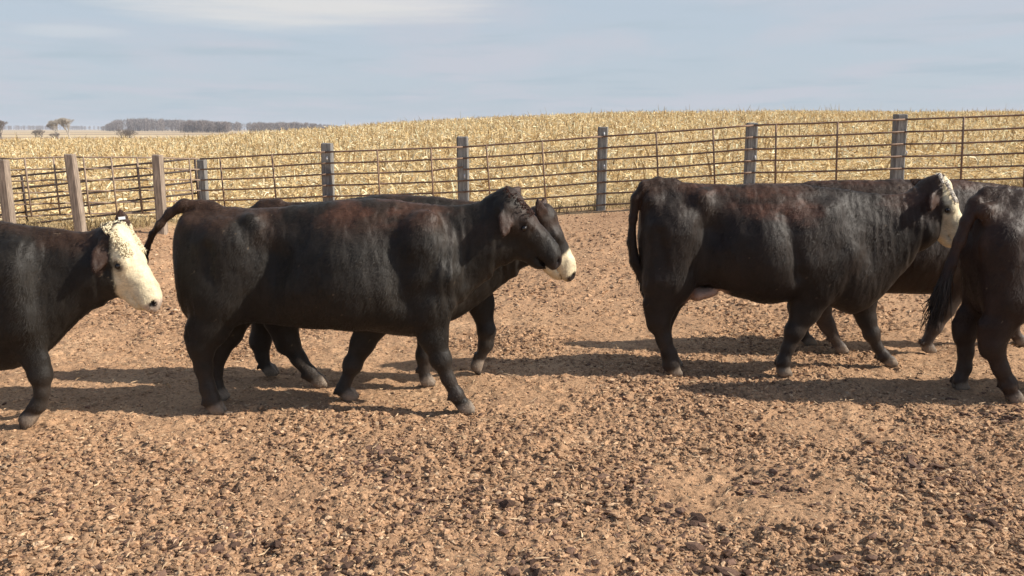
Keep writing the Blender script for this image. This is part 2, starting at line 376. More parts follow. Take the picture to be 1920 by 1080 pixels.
def blades(x, y, z, L, W, az, el, col, curl=.0):
    """flat leaf strips of two quads each"""
    n = len(x); d = np.stack([np.cos(az) * np.cos(el), np.sin(az) * np.cos(el), np.sin(el)], 1)
    ro = rng.random(n) * math.pi
    h = np.stack([-np.sin(az), np.cos(az), 0 * az], 1); u = np.cross(d, h); w = h * np.cos(ro)[:, None] + u * np.sin(ro)[:, None]
    p0 = np.stack([x, y, z], 1); p1 = p0 + d * (L * .5)[:, None]; d2 = d.copy(); d2[:, 2] -= curl * (.5 + rng.random(n)); d2 += rng.normal(size=(n, 3)) * .25
    p2 = p1 + d2 * (L * .5)[:, None]; W = W[:, None]
    V = np.stack([p0 - w * W * .5, p0 + w * W * .5, p1 + w * W * .6, p1 - w * W * .6, p2 + w * W * .2, p2 - w * W * .2], 1).reshape(-1, 3)
    b = (np.arange(n) * 6)[:, None, None]; Fc = (np.array([[0, 1, 2, 3], [3, 2, 4, 5]])[None] + b).reshape(-1, 4)
    return V, Fc, np.repeat(col, 6, 0)
def build_straw():
    n = 20000; y = 3 + 12.5 * rng.random(n) ** 1.3; x = (rng.random(n) * 2 - 1) * .68 * y
    z = ground_z(x, y) + small_relief(x, y) * sstep(15.5, 13, y) + .012
    c = np.array([[.52, .36, .22]]) * (.45 + .75 * rng.random((n, 1)))
    V, Fc, C_ = blades(x, y, z, .015 + .045 * rng.random(n) ** 3, .002 + .004 * rng.random(n) + .0004 * y, rng.random(n) * 6.28, rng.normal(size=n) * .25, c)
    o = npmesh('straw_litter', V, Fc, colmat('straw_bits', .8), col=C_.clip(0, .8)); tag(o, 'pale bits of straw and husk strewn over the pen floor', 'straw', kind='stuff')
build_straw()
def build_corn():
    parts = []
    mat = colmat('corn_residue', .75, .2, .25)
    def pal(n, up):
        a = np.array([.78, .60, .32]); b = np.array([.90, .79, .54]); c_ = np.array([.46, .31, .15]); k = rng.random((n, 1))
        col = np.where(k < .45, a, np.where(k < .72, b, c_)) * (.7 + .45 * rng.random((n, 1)))
        return col.clip(0, .9)
    # lying residue
    N = 270000; t = rng.random(N); y = 15.3 * (88 / 15.3) ** (t ** .85); x = (rng.random(N) * 2 - 1) * .66 * y; s = x / y; yf = np.interp(s, _s, _yf)
    P = np.stack([x, y, 0 * x], 1); edge = y - yf
    dens = sstep(.4, 5.5, edge + 5 * (fbm(P, .35, 3, 61) - .5)) * .88 + .12; dens *= .55 + .45 * sstep(.35, .6, fbm(P * np.array([[1, .4, 1]]), .5, 3, 63))
    ok = (edge > .25) & (rng.random(N) < dens); x, y = x[ok], y[ok]; n = len(x); sc = 1 + (y - 15) * .012
    parts.append(blades(x, y, ground_z(x, y) + .02 + .10 * rng.random(n), (.05 + .12 * rng.random(n)) * sc, (.008 + .018 * rng.random(n)) * sc, rng.random(n) * 6.28, .1 + .5 * rng.random(n) ** 2, pal(n, 0), .5))
    # standing stubs in drilled rows 0.76 m apart
    row = np.arange(17, 90, .76); xs, yy = [], []
    for r_ in row:
        k = int(min(260, 1.32 * r_ / .30)); q = (rng.random(k) * 2 - 1) * .66 * r_; xs.append(q); yy.append(r_ + rng.normal(size=k) * .06 + q * .22)
    x = np.concatenate(xs); y = np.concatenate(yy); s = x / y; ok = (y - np.interp(s, _s, _yf) > 2.0) & (y < 89); x, y = x[ok], y[ok]; n = len(x)
    parts.append(blades(x, y, ground_z(x, y) - .02, .22 + .28 * rng.random(n), .022 + .02 * rng.random(n) + y * .0002, rng.random(n) * 6.28, 1.25 + .3 * rng.random(n), pal(n, 1) * .85, 0))
    for q in range(2):
        parts.append(blades(x, y, ground_z(x, y) + .05 + .28 * rng.random(n), .12 + .18 * rng.random(n), .014 + .022 * rng.random(n) + y * .0002, rng.random(n) * 6.28, -.3 + 1.3 * rng.random(n), pal(n, 1), .9))
    n = 220; y = 60 + 28 * rng.random(n); x = (rng.random(n) * 2 - 1) * .6 * y
    parts.append(blades(x, y, ground_z(x, y), .5 + .5 * rng.random(n), np.full(n, .03), rng.random(n) * 6.28, 1.1 + .4 * rng.random(n), pal(n, 1) * .6, .2))
    # tufts of dead grass along the fence
    n = 9000; s = rng.random(n) * 1.25 - .62; yb = np.interp(s, _s, _yf); y = yb + .15 + rng.exponential(.9, n); x = s * y
    ok = fbm(np.stack([x, y, 0 * x], 1), 1.2, 2, 88) > .45; x, y = x[ok], y[ok]; n = len(x)
    parts.append(blades(x, y, ground_z(x, y), .08 + .22 * rng.random(n), .006 + .008 * rng.random(n), rng.random(n) * 6.28, .8 + .7 * rng.random(n), np.array([[.36, .27, .14]]) * (.7 + .7 * rng.random((n, 1))), .3))
    off = 0; Vs, Fs, Cs = [], [], []
    for V, Fc, C_ in parts: Vs.append(V); Fs.append(Fc + off); Cs.append(C_); off += len(V)
    o = npmesh('corn_stubble', np.concatenate(Vs), np.concatenate(Fs), mat, col=np.concatenate(Cs)); tag(o, 'pale yellow corn stubble and husks covering the field behind the fence', 'corn stubble', kind='stuff')
build_corn()

# ------------------------------------------------------------------ fences
WOOD = plain('weathered_wood', (.19, .182, .172), .9, .15, 6, .5, .01, (6, 6, .7))
WOODP = plain('pale_wood', (.27, .215, .17), .9, .15, 6, .5, .01, (6, 6, .7))
PIPE = plain('rusty_pipe', (.21, .13, .085), .7, .4, 14, .4)
PIPED = plain('dark_pipe', (.05, .032, .026), .6, .4, 14, .4)
PIPEL = plain('grey_brown_pipe', (.26, .19, .14), .7, .3, 14, .35)
def post_mesh(p, top, w, mat, root, lean=(0, 0), th=None):
    """squared timber with worn edges and a weathered top"""
    g = .35; h = top - p[2]; mb = MB(); w2 = w / 2; d2 = (th or w) / 2; c = w * .12
    prof = [(-w2 + c, -d2), (w2 - c, -d2), (w2, -d2 + c), (w2, d2 - c), (w2 - c, d2), (-w2 + c, d2), (-w2, d2 - c), (-w2, -d2 + c)]
    V = []; zs = [-g, 0, h * .3, h * .6, h - .015, h]
    for k, z in enumerate(zs):
        sc = 1 + .05 * random.uniform(-1, 1) if k < 4 else (1 if k == 4 else .88)
        for (a, b) in prof: V.append((a * sc + lean[0] * z + random.uniform(-1, 1) * .003, b * sc + lean[1] * z, z + (random.uniform(-1, 1) * .008 if k > 3 else 0)))
    Fq = [[i * 8 + j, i * 8 + (j + 1) % 8, (i + 1) * 8 + (j + 1) % 8, (i + 1) * 8 + j] for i in range(len(zs) - 1) for j in range(8)]
    b = (len(zs) - 1) * 8; Fq += [[b, b + 1, b + 2, b + 3], [b, b + 3, b + 4, b + 7], [b + 4, b + 5, b + 6, b + 7]]
    mb.add(V, Fq); o = mb.build('post', mat, root, smooth=False); o.location = Vector(p) - root.location
    return o
def fence_main():
    root = empty('pipe_fence', Vector((_fp[3][0], _fp[3][1], _fp[3][2] - 1.28)), 'long rusty seven-rail pipe fence on grey timber posts along the corn stubble', 'fence')
    L = Vector(root.location)
    tops = {0: 299, 1: 268, 2: 256, 3: 238, 4: 230, 5: 214, 6: 204, 7: 196}; wid = {0: .15, 1: .19, 2: .20, 3: .165, 4: .17, 5: .185, 6: .19, 7: .19}
    rr = .0158
    for i, (u, v, D) in enumerate(FENCE):
        p = _fp[i]; back = .04 + wid[i] / 2
        z0 = p[2] - 6 * RAILH - .11; top = at(u, tops[i], D + back)[2]
        post_mesh((p[0], p[1] + back, z0), top, wid[i], WOOD, root, lean=(random.uniform(-.02, .02), 0))
        if i < len(FENCE) - 1:
            q = _fp[i + 1]
            for k in range(7):
                a = np.array(p) - [0, 0, k * RAILH]; b = np.array(q) - [0, 0, k * RAILH]; t = np.linspace(0, 1, 9)[:, None]
                pts = a + (b - a) * t; pts[1:-1, 2] += rng.normal(size=7) * .0015 - .010 * np.sin(np.pi * t[1:-1, 0]) * (1 if k else .3)
                if i == 1 and k == 2: pts[-1, 2] += .045; pts[-2, 2] += .03
                mb = MB().tube(pts - np.array(L), rr, 7); mb.build('rail', PIPE, root)
            d = (np.array(q) - p); d /= np.linalg.norm(d)
            ups = {0: (.17, .59), 1: (.38, .77), 2: (.17, .57), 3: (.36, .735), 4: (.15, .56), 5: (.385, .8), 6: (.3, .7)}[i]
            perp = np.array([d[2] * .9, 0, -1]); perp /= np.linalg.norm(perp)
            for t in ups:
                a = np.array(p) + (np.array(q) - p) * t; b = a + perp * (6 * RAILH + .02)
                MB().tube([a - L + [0, -.03, 0], (a + b) / 2 - L + [0, -.03, 0], b - L + [0, -.03, 0]], .016, 6).build('upright', PIPE, root)
    # wire staples and pale insulator-like tags on posts
    for i, vv in ((1, 297), (2, 331), (3, 313), (3, 252), (4, 296), (5, 287), (5, 248)):
        u, v, D = FENCE[i]; p = at(u + 3, vv, D - .0)
        o = MB().tube([p - L + [0, .02, .03], p - L + [0, -.012, 0], p - L + [0, .02, -.03]], .012, 6).build('staple', plain('zinc', (.6, .6, .6), .4, .5), root)
fence_main()
def rail_fence(name, label, ends, nr, gap, rr, mat, ups, upr, posts=(), pm=None, cat='fence', pw=.2):
    """ends: list of (u, v_top, D)"""
    P = [at(*e) for e in ends]; root = empty(name, Vector((P[0][0], P[0][1], float(ground_z([P[0][0]], [P[0][1]])[0]))), label, cat); L = np.array(root.location)
    for i in range(len(P) - 1):
        for k in range(nr):
            g0 = gap; t = np.linspace(0, 1, 6)[:, None]; a = P[i] - [0, 0, k * g0]; b = P[i + 1] - [0, 0, k * g0]
            pts = a + (b - a) * t; pts[1:-1, 2] += rng.normal(size=4) * .004
            MB().tube(pts - L, rr, 7).build('rail', mat, root)
    us = [e[0] for e in ends]
    for u in ups:
        t = np.interp(u, us, range(len(us))); i = min(int(t), len(P) - 2); a = P[i] + (P[i + 1] - P[i]) * (t - i); b = a - [-.03, 0, (nr - 1) * gap + .01]
        MB().tube([a - L + [0, -.03, 0], (a + b) / 2 - L + [0, -.03, 0], b - L + [0, -.03, 0]], upr, 6).build('upright', mat, root)
    for (u, vt, D, w, ln) in posts:
        p = at(u, vt, D); z0 = float(ground_z([p[0]], [p[1]])[0])
        post_mesh((p[0] - ln * (p[2] - z0), p[1], z0), p[2], w, pm, root, lean=(ln, 0))
rail_fence('corner_fence', 'pale thin-railed pen fence on three weathered brown timber posts at far left', [(-190, 300, 13.4), (0, 297, 14.2), (135, 294.5, 14.6), (295, 295.5, 15.2), (372, 298, 15.9)], 6, .182, .013, PIPEL,
           (-90, 47, 101, 157, 208, 257, 355), .014, [(4, 299, 14.05, .15, -.02), (131, 289, 14.42, .145, -.06), (295, 290, 15.0, .145, .0), (-190, 300, 13.6, .2, 0)], WOODP)
rail_fence('swung_gate', 'dark five-bar pipe gate sloping down behind the pale pen fence', [(-60, 339, 15.0), (366, 297, 16.3)], 5, .205, .018, PIPED, (36, 252, 366, -55), .02, cat='gate')

# ------------------------------------------------------------------ cattle
class Field:
    def __init__(s, lo, hi, h):
        s.lo = np.array(lo, float); s.h = h; s.n = np.ceil((np.array(hi) - lo) / h).astype(int) + 1
        s.d = np.full(s.n, .12, np.float32)
        s.ax = [s.lo[i] + h * np.arange(s.n[i]) for i in range(3)]
    def sub(s, mn, mx):
        a = np.maximum(np.floor((mn - s.lo) / s.h).astype(int), 0); b = np.minimum(np.ceil((mx - s.lo) / s.h).astype(int) + 1, s.n)
        return a, b
    def comb(s, a, b, d, k, cut=False):
        sl = tuple(slice(a[i], b[i]) for i in range(3)); cur = s.d[sl]
        if cut:
            d = -d; h = np.maximum(k - np.abs(cur - d), 0) / k; s.d[sl] = np.maximum(cur, d) + h * h * k * .25
        else:
            h = np.maximum(k - np.abs(cur - d), 0) / k; s.d[sl] = np.minimum(cur, d) - h * h * k * .25
    def ecap(s, p0, p1, r0, r1, S=(0, 1, 0), k=.03, cut=False):
        p0 = np.asarray(p0, float); p1 = np.asarray(p1, float); S = np.asarray(S, float); S = S / np.linalg.norm(S)
        (a0, b0), (a1, b1) = r0, r1; m = max(a0, a1, b0, b1) + .07
        a, b = s.sub(np.minimum(p0, p1) - m, np.maximum(p0, p1) + m)
        if np.any(b <= a): return
        X = s.ax[0][a[0]:b[0], None, None] - p0[0]; Y = s.ax[1][None, a[1]:b[1], None] - p0[1]; Z = s.ax[2][None, None, a[2]:b[2]] - p0[2]
        d = p1 - p0; L2 = d @ d + 1e-9
        t = np.clip((X * d[0] + Y * d[1] + Z * d[2]) / L2, 0, 1)
        X = X - t * d[0]; Y = Y - t * d[1]; Z = Z - t * d[2]
        q = X * S[0] + Y * S[1] + Z * S[2]; rest = np.maximum(X * X + Y * Y + Z * Z - q * q, 0)
        A = a0 + (a1 - a0) * t; B = b0 + (b1 - b0) * t
        dist = (np.sqrt(rest / (A * A) + q * q / (B * B)) - 1) * np.minimum(A, B)
        s.comb(a, b, dist.astype(np.float32), k, cut)
    def chain(s, pts, rad, S=(0, 1, 0), k=.03):
        for i in range(len(pts) - 1): s.ecap(pts[i], pts[i + 1], rad[i], rad[i + 1], S, k)
    def loft(s, xs, yc, top, bot, w, k=.03):
        x = s.ax[0]; t = np.interp(x, xs, top); b = np.interp(x, xs, bot); ww = np.interp(x, xs, w); c = np.interp(x, xs, yc)
        ker = np.ones(3) / 3
        for q in range(3):
            for A in (t, b, ww): A[1:-1] = np.convolve(A, ker, 'valid')
        ins = (x > xs[0]) & (x < xs[-1]); i0, i1 = np.where(ins)[0][[0, -1]]
        C = ((t + b) / 2)[:, None, None]; H = np.maximum((t - b) / 2, .02)[:, None, None]; W = np.maximum(ww, .02)[:, None, None]
        Y = s.ax[1][None, :, None] - c[:, None, None]; Z = (s.ax[2][None, None, :] - C) / H
        Wz = W * (1 - .44 * np.clip((Z + .30) / 1.3, 0, 1) ** 1.35 - .05 * np.clip(-Z - .3, 0, 1) ** 2)
        q = (np.abs(Y / Wz) ** 2.5 + np.abs(Z) ** 2.5) ** (1 / 2.5)
        d = (q - 1) * np.minimum(H, W)
        out = np.maximum(np.maximum(xs[0] - x, x - xs[-1]), 0)[:, None, None]
        d = np.where(out > 0, np.maximum(d, 0) + out + .003, d)
        s.comb(np.zeros(3, int), s.n, d.astype(np.float32), k)
    def surface(s):
        d = s.d; neg = d < 0; n = s.n
        c = np.zeros(n - 1, np.int8)
        for i in (0, 1):
            for j in (0, 1):
                for k in (0, 1): c += neg[i:n[0] - 1 + i, j:n[1] - 1 + j, k:n[2] - 1 + k]
        act = np.argwhere((c > 0) & (c < 8)); idx = np.full(n - 1, -1, np.int64); idx[tuple(act.T)] = np.arange(len(act))
        acc = np.zeros((len(act), 3)); cnt = np.zeros(len(act))
        for ax in range(3):
            o = [q for q in range(3) if q != ax]
            for u in (0, 1):
                for v in (0, 1):
                    p = act.copy(); p[:, o[0]] += u; p[:, o[1]] += v; r = p.copy(); r[:, ax] += 1
                    a = d[tuple(p.T)].astype(float); b = d[tuple(r.T)].astype(float); m = (a < 0) != (b < 0); t = np.where(m, a / np.where(m, a - b, 1), 0)
                    off = np.zeros((len(act), 3)); off[:, o[0]] = u; off[:, o[1]] = v; off[:, ax] = t
                    acc += off * m[:, None]; cnt += m
        V = s.lo + s.h * (act + acc / cnt[:, None]); Q = []
        for ax in range(3):
            sl0 = [slice(None)] * 3; sl1 = [slice(None)] * 3; sl0[ax] = slice(0, -1); sl1[ax] = slice(1, None)
            e = neg[tuple(sl0)] != neg[tuple(sl1)]; P = np.argwhere(e); o = [q for q in range(3) if q != ax]
            ok = (P[:, o[0]] > 0) & (P[:, o[1]] > 0) & (P[:, o[0]] < n[o[0]] - 1) & (P[:, o[1]] < n[o[1]] - 1); P = P[ok]
            inside = neg[tuple(P.T)]; q4 = []
            for (u, v) in ((0, 0), (-1, 0), (-1, -1), (0, -1)):
                p = P.copy(); p[:, o[0]] += u; p[:, o[1]] += v; q4.append(idx[tuple(p.T)])
            q4 = np.stack(q4, 1); flip = inside if ax != 1 else ~inside
            q4[~flip] = q4[~flip][:, ::-1]; Q.append(q4)
        Q = np.concatenate(Q); Q = Q[(Q >= 0).all(1)]; return V, Q
def relax(V, Q, it=2, f=.5):
    E = np.concatenate([Q[:, [0, 1]], Q[:, [1, 2]], Q[:, [2, 3]], Q[:, [3, 0]]]); n = len(V); c = np.bincount(E.ravel(), minlength=n)[:, None].clip(1)
    for _ in range(it):
        a = np.stack([np.bincount(E[:, 0], V[E[:, 1], i], n) + np.bincount(E[:, 1], V[E[:, 0], i], n) for i in range(3)], 1) / c
        V = V + (a - V) * f
    return V

BLACK = np.array([.0155, .0125, .0098]); RUST = np.array([.072, .032, .020]); DUST = np.array([.075, .055, .045]); WHITE = np.array([.70, .60, .41])
def make_cow(name, label, D, loft, legs, head, tail, h=.011, rust=(), face=None, dust=.32, yaw=0, udder=None, muscles=(), cuts=(), tint=(1, 1, 1)):
    """loft: (u, v_top, v_bottom, half width); legs: dicts; head: dict; everything in photo pixels at the animal's own distance"""
    us = [l[0] for l in loft]; cu = (min(us) + max(us)) / 2; o3 = at(cu, 600, D); O = np.array([o3[0], D, 0.])
    def L(u, v, dy=0): return at(u, v, D + dy) - O
    top = [L(l[0], l[1])[2] for l in loft]; bot = [L(l[0], l[2])[2] for l in loft]; xs = [L(l[0], (l[1] + l[2]) / 2)[0] for l in loft]
    w = [l[3] * .89 for l in loft]; tn = math.tan(R(yaw)); yc = [-x * tn for x in xs]
    al, ps, sc = R(head['pitch']), R(head['yaw']), head.get('s', 1.0); Po = L(*head['poll'], head.get('dy', 0) )
    Xh = np.array([math.cos(al) * math.cos(ps), -math.cos(al) * math.sin(ps), -math.sin(al)]); Yh = np.array([math.sin(ps), math.cos(ps), 0]); Zh = np.cross(Xh, Yh)
    def Hd(x, y, z): return Po + sc * (x * Xh + y * Yh + z * Zh)
    tailp = [L(u, v, dy) for (u, v, dy, r) in tail['pts']]; tr = [t[3] for t in tail['pts']]
    allx = xs + [Hd(.5, 0, 0)[0], Hd(-.1, 0, 0)[0]] + [t[0] for t in tailp] + [L(j[0], j[1])[0] for g in legs for j in g['j']]
    ys_ = [-.48, .48, Hd(.5, 0, 0)[1] - .14, Hd(.5, 0, 0)[1] + .14, Hd(0, .3, 0)[1], Hd(0, -.3, 0)[1]] + [t[1] for t in tailp]
    lo = (min(allx) - .14, min(ys_) - .03, -.02); hi = (max(allx) + .14, max(ys_) + .03, max(max(top), Hd(0, 0, 0)[2] + .22) + .07)
    F = Field(lo, hi, h)
    F.loft(xs, yc, top, bot, w, .04)
    # muscle masses and bone points: (u, v, u2, v2, dy, a, b, k)
    for (u, v, u2, v2, dy, a, b_, k) in muscles:
        for sgn in (-1, 1): F.ecap(L(u, v, sgn * dy), L(u2, v2, sgn * dy), (a, b_), (a * .8, b_ * .9), (0, 1, 0), k)
    for (u, v, u2, v2, dy, a, b_, k) in cuts:
        for sgn in (-1, 1): F.ecap(L(u, v, sgn * dy), L(u2, v2, sgn * dy), (a, b_), (a * .7, b_ * .8), (0, 1, 0), k, True)
    hooves = []
    for g in legs:
        dy = g['dy']; J = [L(j[0], j[1], dy * (j[3] if len(j) > 3 else 1)) for j in g['j']]
        rad = [(j[2], j[2] * q) for j, q in zip(g['j'], g['bw'])]
        if g.get('down', True):
            dz = J[-1][2] - .045; n = len(J)     # bring the hoof to the ground, the leg following
            for i in range(n): J[i] = J[i] - np.array([0, 0, dz * (max(0, i - 1) / (n - 2)) ** 1.5]) if n > 2 else J[i]
        rad = [(q[0] * (1 if i < 2 else (.90 if i < 4 else .86)), q[1] * (1 if i < 2 else .9)) for i, q in enumerate(rad)]; F.chain(J[:-1], rad[:-1], k=.028)
        # joint knobs
        for i in g.get('knob', ()): F.ecap(J[i], J[i] + np.array([0, 0, .01]), (rad[i][0] * 1.16, rad[i][1] * 1.22), (rad[i][0] * 1.1, rad[i][1] * 1.15), k=.02)
        if g.get('hock'):
            q, rq = J[g['hock']], rad[g['hock']][0]; F.ecap(q + np.array([-rq * .95, 0, .060]), q + np.array([-rq * .50, 0, -.05]), (.036, .028), (.04, .03), k=.03)
            F.ecap(q + np.array([-rq * .6, 0, .05]), J[g['hock'] - 1] + np.array([-rad[g['hock'] - 1][0] * .8, 0, 0]), (.028, .022), (.05, .04), k=.03)
        if J[-1][2] > -1: F.ecap(J[-2] + np.array([-.045, .03, .0]), J[-2] + np.array([-.055, .03, -.02]), (.016, .014), (.012, .01), k=.012); F.ecap(J[-2] + np.array([-.045, -.03, .0]), J[-2] + np.array([-.055, -.03, -.02]), (.016, .014), (.012, .01), k=.012)
        hd = J[-1] - J[-2]; hx = g.get('toe', np.array([1, 0, -.25])); hx = np.array(hx, float) / np.linalg.norm(hx)
        for sgn in (-1, 1):   # cloven hoof: two claws
            c0 = J[-1] + np.array([0, sgn * .026, 0]); F.ecap(J[-2] * .45 + c0 * .55, c0 + hx * .012, (.046, .024), (.050, .026), k=.010)
            F.ecap(c0 + hx * .01, c0 + hx * .055 + np.array([0, 0, -.012]), (.040, .024), (.026, .019), k=.008)
        hooves.append((J[-1], g.get('down', True)))
    # neck into the head
    nb = np.array([xs[-1], yc[-1], (top[-1] + bot[-1]) / 2]); a0 = (top[-1] - bot[-1]) / 2
    F.ecap(nb, Hd(.06, 0, -.13), (min(a0 * .97, .20), w[-1]), (.135 * sc, .098 * sc), Yh, .05)
    HC = [((.02, -.085, .085, .098), (.17, -.10, .105, .105)), ((.17, -.095, .098, .102), (.30, -.085, .078, .075)), ((.30, -.085, .082, .074), (.41, -.085, .074, .064)),
          ((.40, -.088, .078, .070), (.450, -.095, .072, .073)), ((.09, -.200, .098, .074), (.23, -.195, .076, .064)), ((.23, -.200, .078, .062), (.42, -.165, .050, .050)),
          ((-.01, -.045, .05, .062), (.03, -.04, .05, .07))]
    for (x0, z0, a, b_), (x1, z1, a1, b1) in HC: F.ecap(Hd(x0, 0, z0), Hd(x1, 0, z1), (a * sc, b_ * sc), (a1 * sc, b1 * sc), Yh, .03)
    for sg in (-1, 1):
        F.ecap(Hd(.165, sg * .092, -.055), Hd(.215, sg * .082, -.05), (.024, .018), (.02, .016), Yh, .02)       # brow
        F.ecap(Hd(.19, sg * .116, -.088), Hd(.205, sg * .116, -.09), (.020, .017), (.018, .016), Yh, .012, True)   # socket
        F.ecap(Hd(.15, sg * .070, -.17), Hd(.21, sg * .062, -.16), (.06, .028), (.05, .022), Yh, .03)             # cheek
        F.ecap(Hd(.478, sg * .040, -.062), Hd(.51, sg * .046, -.075), (.017, .013), (.017, .013), Yh, .01, True)   # nostril
    F.ecap(Hd(.38, .09, -.150), Hd(.51, .09, -.142), (.006, .2), (.006, .2), Yh, .012, True)                      # mouth line
    earc = []
    for sg, dv in zip((-1, 1), head['ears']):
        dv = np.array(dv, float); dv /= np.linalg.norm(dv); e0 = Hd(.035, sg * .095, -.085); nrm = np.array([.45, -1.0, .1]); nrm = nrm - dv * (nrm @ dv); nrm /= np.linalg.norm(nrm)
        es = sc * head.get('ear', 1.0); e1 = e0 + dv * .075 * es; e2 = e0 + dv * .14 * es; e3 = e0 + dv * .178 * es
        F.ecap(e0, e1, (.030 * es, .022), (.047 * es, .016), nrm, .02); F.ecap(e1, e2, (.047 * es, .016), (.032 * es, .014), nrm, .012); F.ecap(e2, e3, (.032, .014), (.013, .011), nrm, .01)
        F.ecap(e1 - dv * .03 + nrm * .022, e2 + nrm * .022, (.028, .012), (.018, .01), nrm, .012, True)
        earc.append((e0, e3, nrm))
    F.chain(tailp, [(r, r) for r in tr], k=.022)
    if udder: F.ecap(L(udder[0], udder[1]), L(udder[2], udder[3]), (udder[4], .11), (udder[4] * .8, .10), k=.03)
    # keep the soles flat on the ground
    zz = s_ = F.ax[2][None, None, :]; F.d = np.maximum(F.d, (.0 - zz).astype(np.float32))
    V, Q = F.surface(); V = relax(V, Q, 2, .5)
    # irregular hide: folds on neck, ribs, soft lumps
    n = len(V); Pn = V + O
    E1 = V[Q[:, 2]] - V[Q[:, 0]]; E2 = V[Q[:, 3]] - V[Q[:, 1]]; N = np.cross(E1, E2); vn = np.zeros((n, 3))
    for k in range(4): np.add.at(vn, Q[:, k], N)
    vn /= np.linalg.norm(vn, axis=1)[:, None] + 1e-9
    if (vn * (V - V.mean(0))).sum() < 0: Q = Q[:, ::-1]; vn = -vn
    disp = (fbm(Pn, 6, 3, 5) - .5) * .022 + (fbm(Pn * np.array([[1.8, 1, .6]]), 22, 2, 8) - .5) * .010
    body = sstep(.45, .7, V[:, 2]); disp *= .35 + .65 * body
    nx0, nx1 = xs[-4], Hd(.12, 0, -.1)[0]; neck = sstep(nx0 - .12, nx0 + .02, V[:, 0]) * sstep(nx1, nx1 - .12, V[:, 0]) * sstep(.5, .7, V[:, 2]) * sstep(max(top) - .10, max(top) - .26, V[:, 2])
    disp += neck * .0036 * np.sin(V[:, 0] * 105 + 8 * V[:, 2] + 9 * vnoise(Pn, 3.5, 2)) * sstep(.35, .75, vnoise(Pn, 5, 12))
    tor = sstep(xs[2], xs[4], V[:, 0]) * sstep(nx0, nx0 - .3, V[:, 0]) * sstep(.55, .75, V[:, 2]) * sstep(max(top) - .12, max(top) - .3, V[:, 2])
    disp += tor * .0012 * np.sin(V[:, 0] * 52 + 14 * V[:, 2] + 5 * vnoise(Pn, 3, 6))
    V = V + vn * disp[:, None]
    # colour of the coat
    C_ = np.tile(BLACK * np.array(tint), (n, 1)) * (.75 + .7 * fbm(Pn, 5, 3, 21))[:, None]
    tops = np.interp(V[:, 0], xs, top); up = sstep(.30, .04, tops - V[:, 2]) * (V[:, 2] > .6)
    bro = up * sstep(.38, .62, fbm(Pn, 3.0, 4, 33)) * .75
    C_ = C_ * (1 - bro[:, None]) + np.array([.052, .027, .017]) * bro[:, None]
    for (u, v, ru, rv, st, sd_) in rust:
        c0 = L(u, v); rr = ((V[:, 0] - c0[0]) / (ru / 270)) ** 2 + ((V[:, 2] - c0[2]) / (rv / 270)) ** 2
        m = sstep(1.6, .15, rr + 1.1 * (fbm(Pn * np.array([[.8, 1, 2.0]]), 9, 4, sd_) - .5)) * sstep(.33, .58, fbm(Pn * np.array([[.6, .6, 1.5]]), 16, 4, sd_ + 3)) * st
        C_ = C_ * (1 - m[:, None]) + RUST * m[:, None] * (.6 + .8 * vnoise(Pn, 30, 3))[:, None]
    low = sstep(.55, .12, V[:, 2]) * sstep(.3, .65, fbm(Pn, 12, 3, 44) + .15) * dust
    C_ = C_ * (1 - low[:, None]) + DUST * low[:, None]
    db = .05 * sstep(.45, .7, fbm(Pn, 7, 4, 52)) * dust; C_ = C_ * (1 - db[:, None]) + DUST * db[:, None]
    fk = sstep(.95, .98, vnoise(Pn, 55, 61)) * .4; C_ = C_ * (1 - fk[:, None]) + np.array([.30, .22, .14]) * fk[:, None]
    for (hp, dn) in hooves:
        m = sstep(.085, .05, np.linalg.norm((V - hp - [.02, 0, -.01]) * [1, 1, 1.3], axis=1)) * .75
        C_ = C_ * (1 - m[:, None]) + np.array([.30, .235, .18]) * m[:, None]
    for (e0, e3, nrm) in earc:
        t = np.clip(((V - e0) @ (e3 - e0)) / ((e3 - e0) @ (e3 - e0)), 0, 1); dd = np.linalg.norm(V - e0 - t[:, None] * (e3 - e0), axis=1)
        m = sstep(.060, .045, dd) * sstep(.15, .4, t) * .5; C_ = C_ * (1 - m[:, None]) + np.array([.060, .028, .018]) * m[:, None]
    hx = ((V - Po) @ Xh) / sc; hy = ((V - Po) @ Yh) / sc; hz = ((V - Po) @ Zh) / sc; hn = .035 * (fbm(Pn, 20, 3, 71) - .5)
    inh = (hx > -.08) & (np.abs(hy) < .16) & (hz > -.34) & (hz < .08)
    if face:
        m = np.zeros(n)
        for kind, par in face:
            if kind == 'front': m = np.maximum(m, sstep(-.012, .012, V[:, 0] - (L(par, 480)[0]) + hn) * inh * (hx > -.03))
            if kind == 'muzzle': m = np.maximum(m, sstep(-.012, .012, hx - par + hn + .15 * hz) * inh)
            if kind == 'blaze': m = np.maximum(m, sstep(.02, -.01, np.abs(hy) - par + hn * 2) * (hz > -.06) * (hx > 0) * inh)
            if kind == 'scalp': m = np.maximum(m, sstep(-.02, .02, hx - par[0] + .5 * (hz + .05) + hn) * inh * sstep(-.14 + 2 * hn.max(), -.10, hz + hn * 2))
        for (e0, e3, nrm) in earc:
            t = np.clip(((V - e0) @ (e3 - e0)) / ((e3 - e0) @ (e3 - e0)), 0, 1); dd = np.linalg.norm(V - e0 - t[:, None] * (e3 - e0), axis=1); m = m * (1 - sstep(.050, .038, dd) * (t > .15))
        wc = WHITE * head.get('wc', 1.0) * (.90 + .18 * fbm(Pn, 14, 3, 9))[:, None]; C_ = C_ * (1 - m[:, None]) + wc * m[:, None]
    nose = sstep(.462, .482, hx) * inh * sstep(-.13, -.11, hz); nc = np.array(head.get('nose', (.03, .022, .02))); C_ = C_ * (1 - nose[:, None]) + nc * nose[:, None]
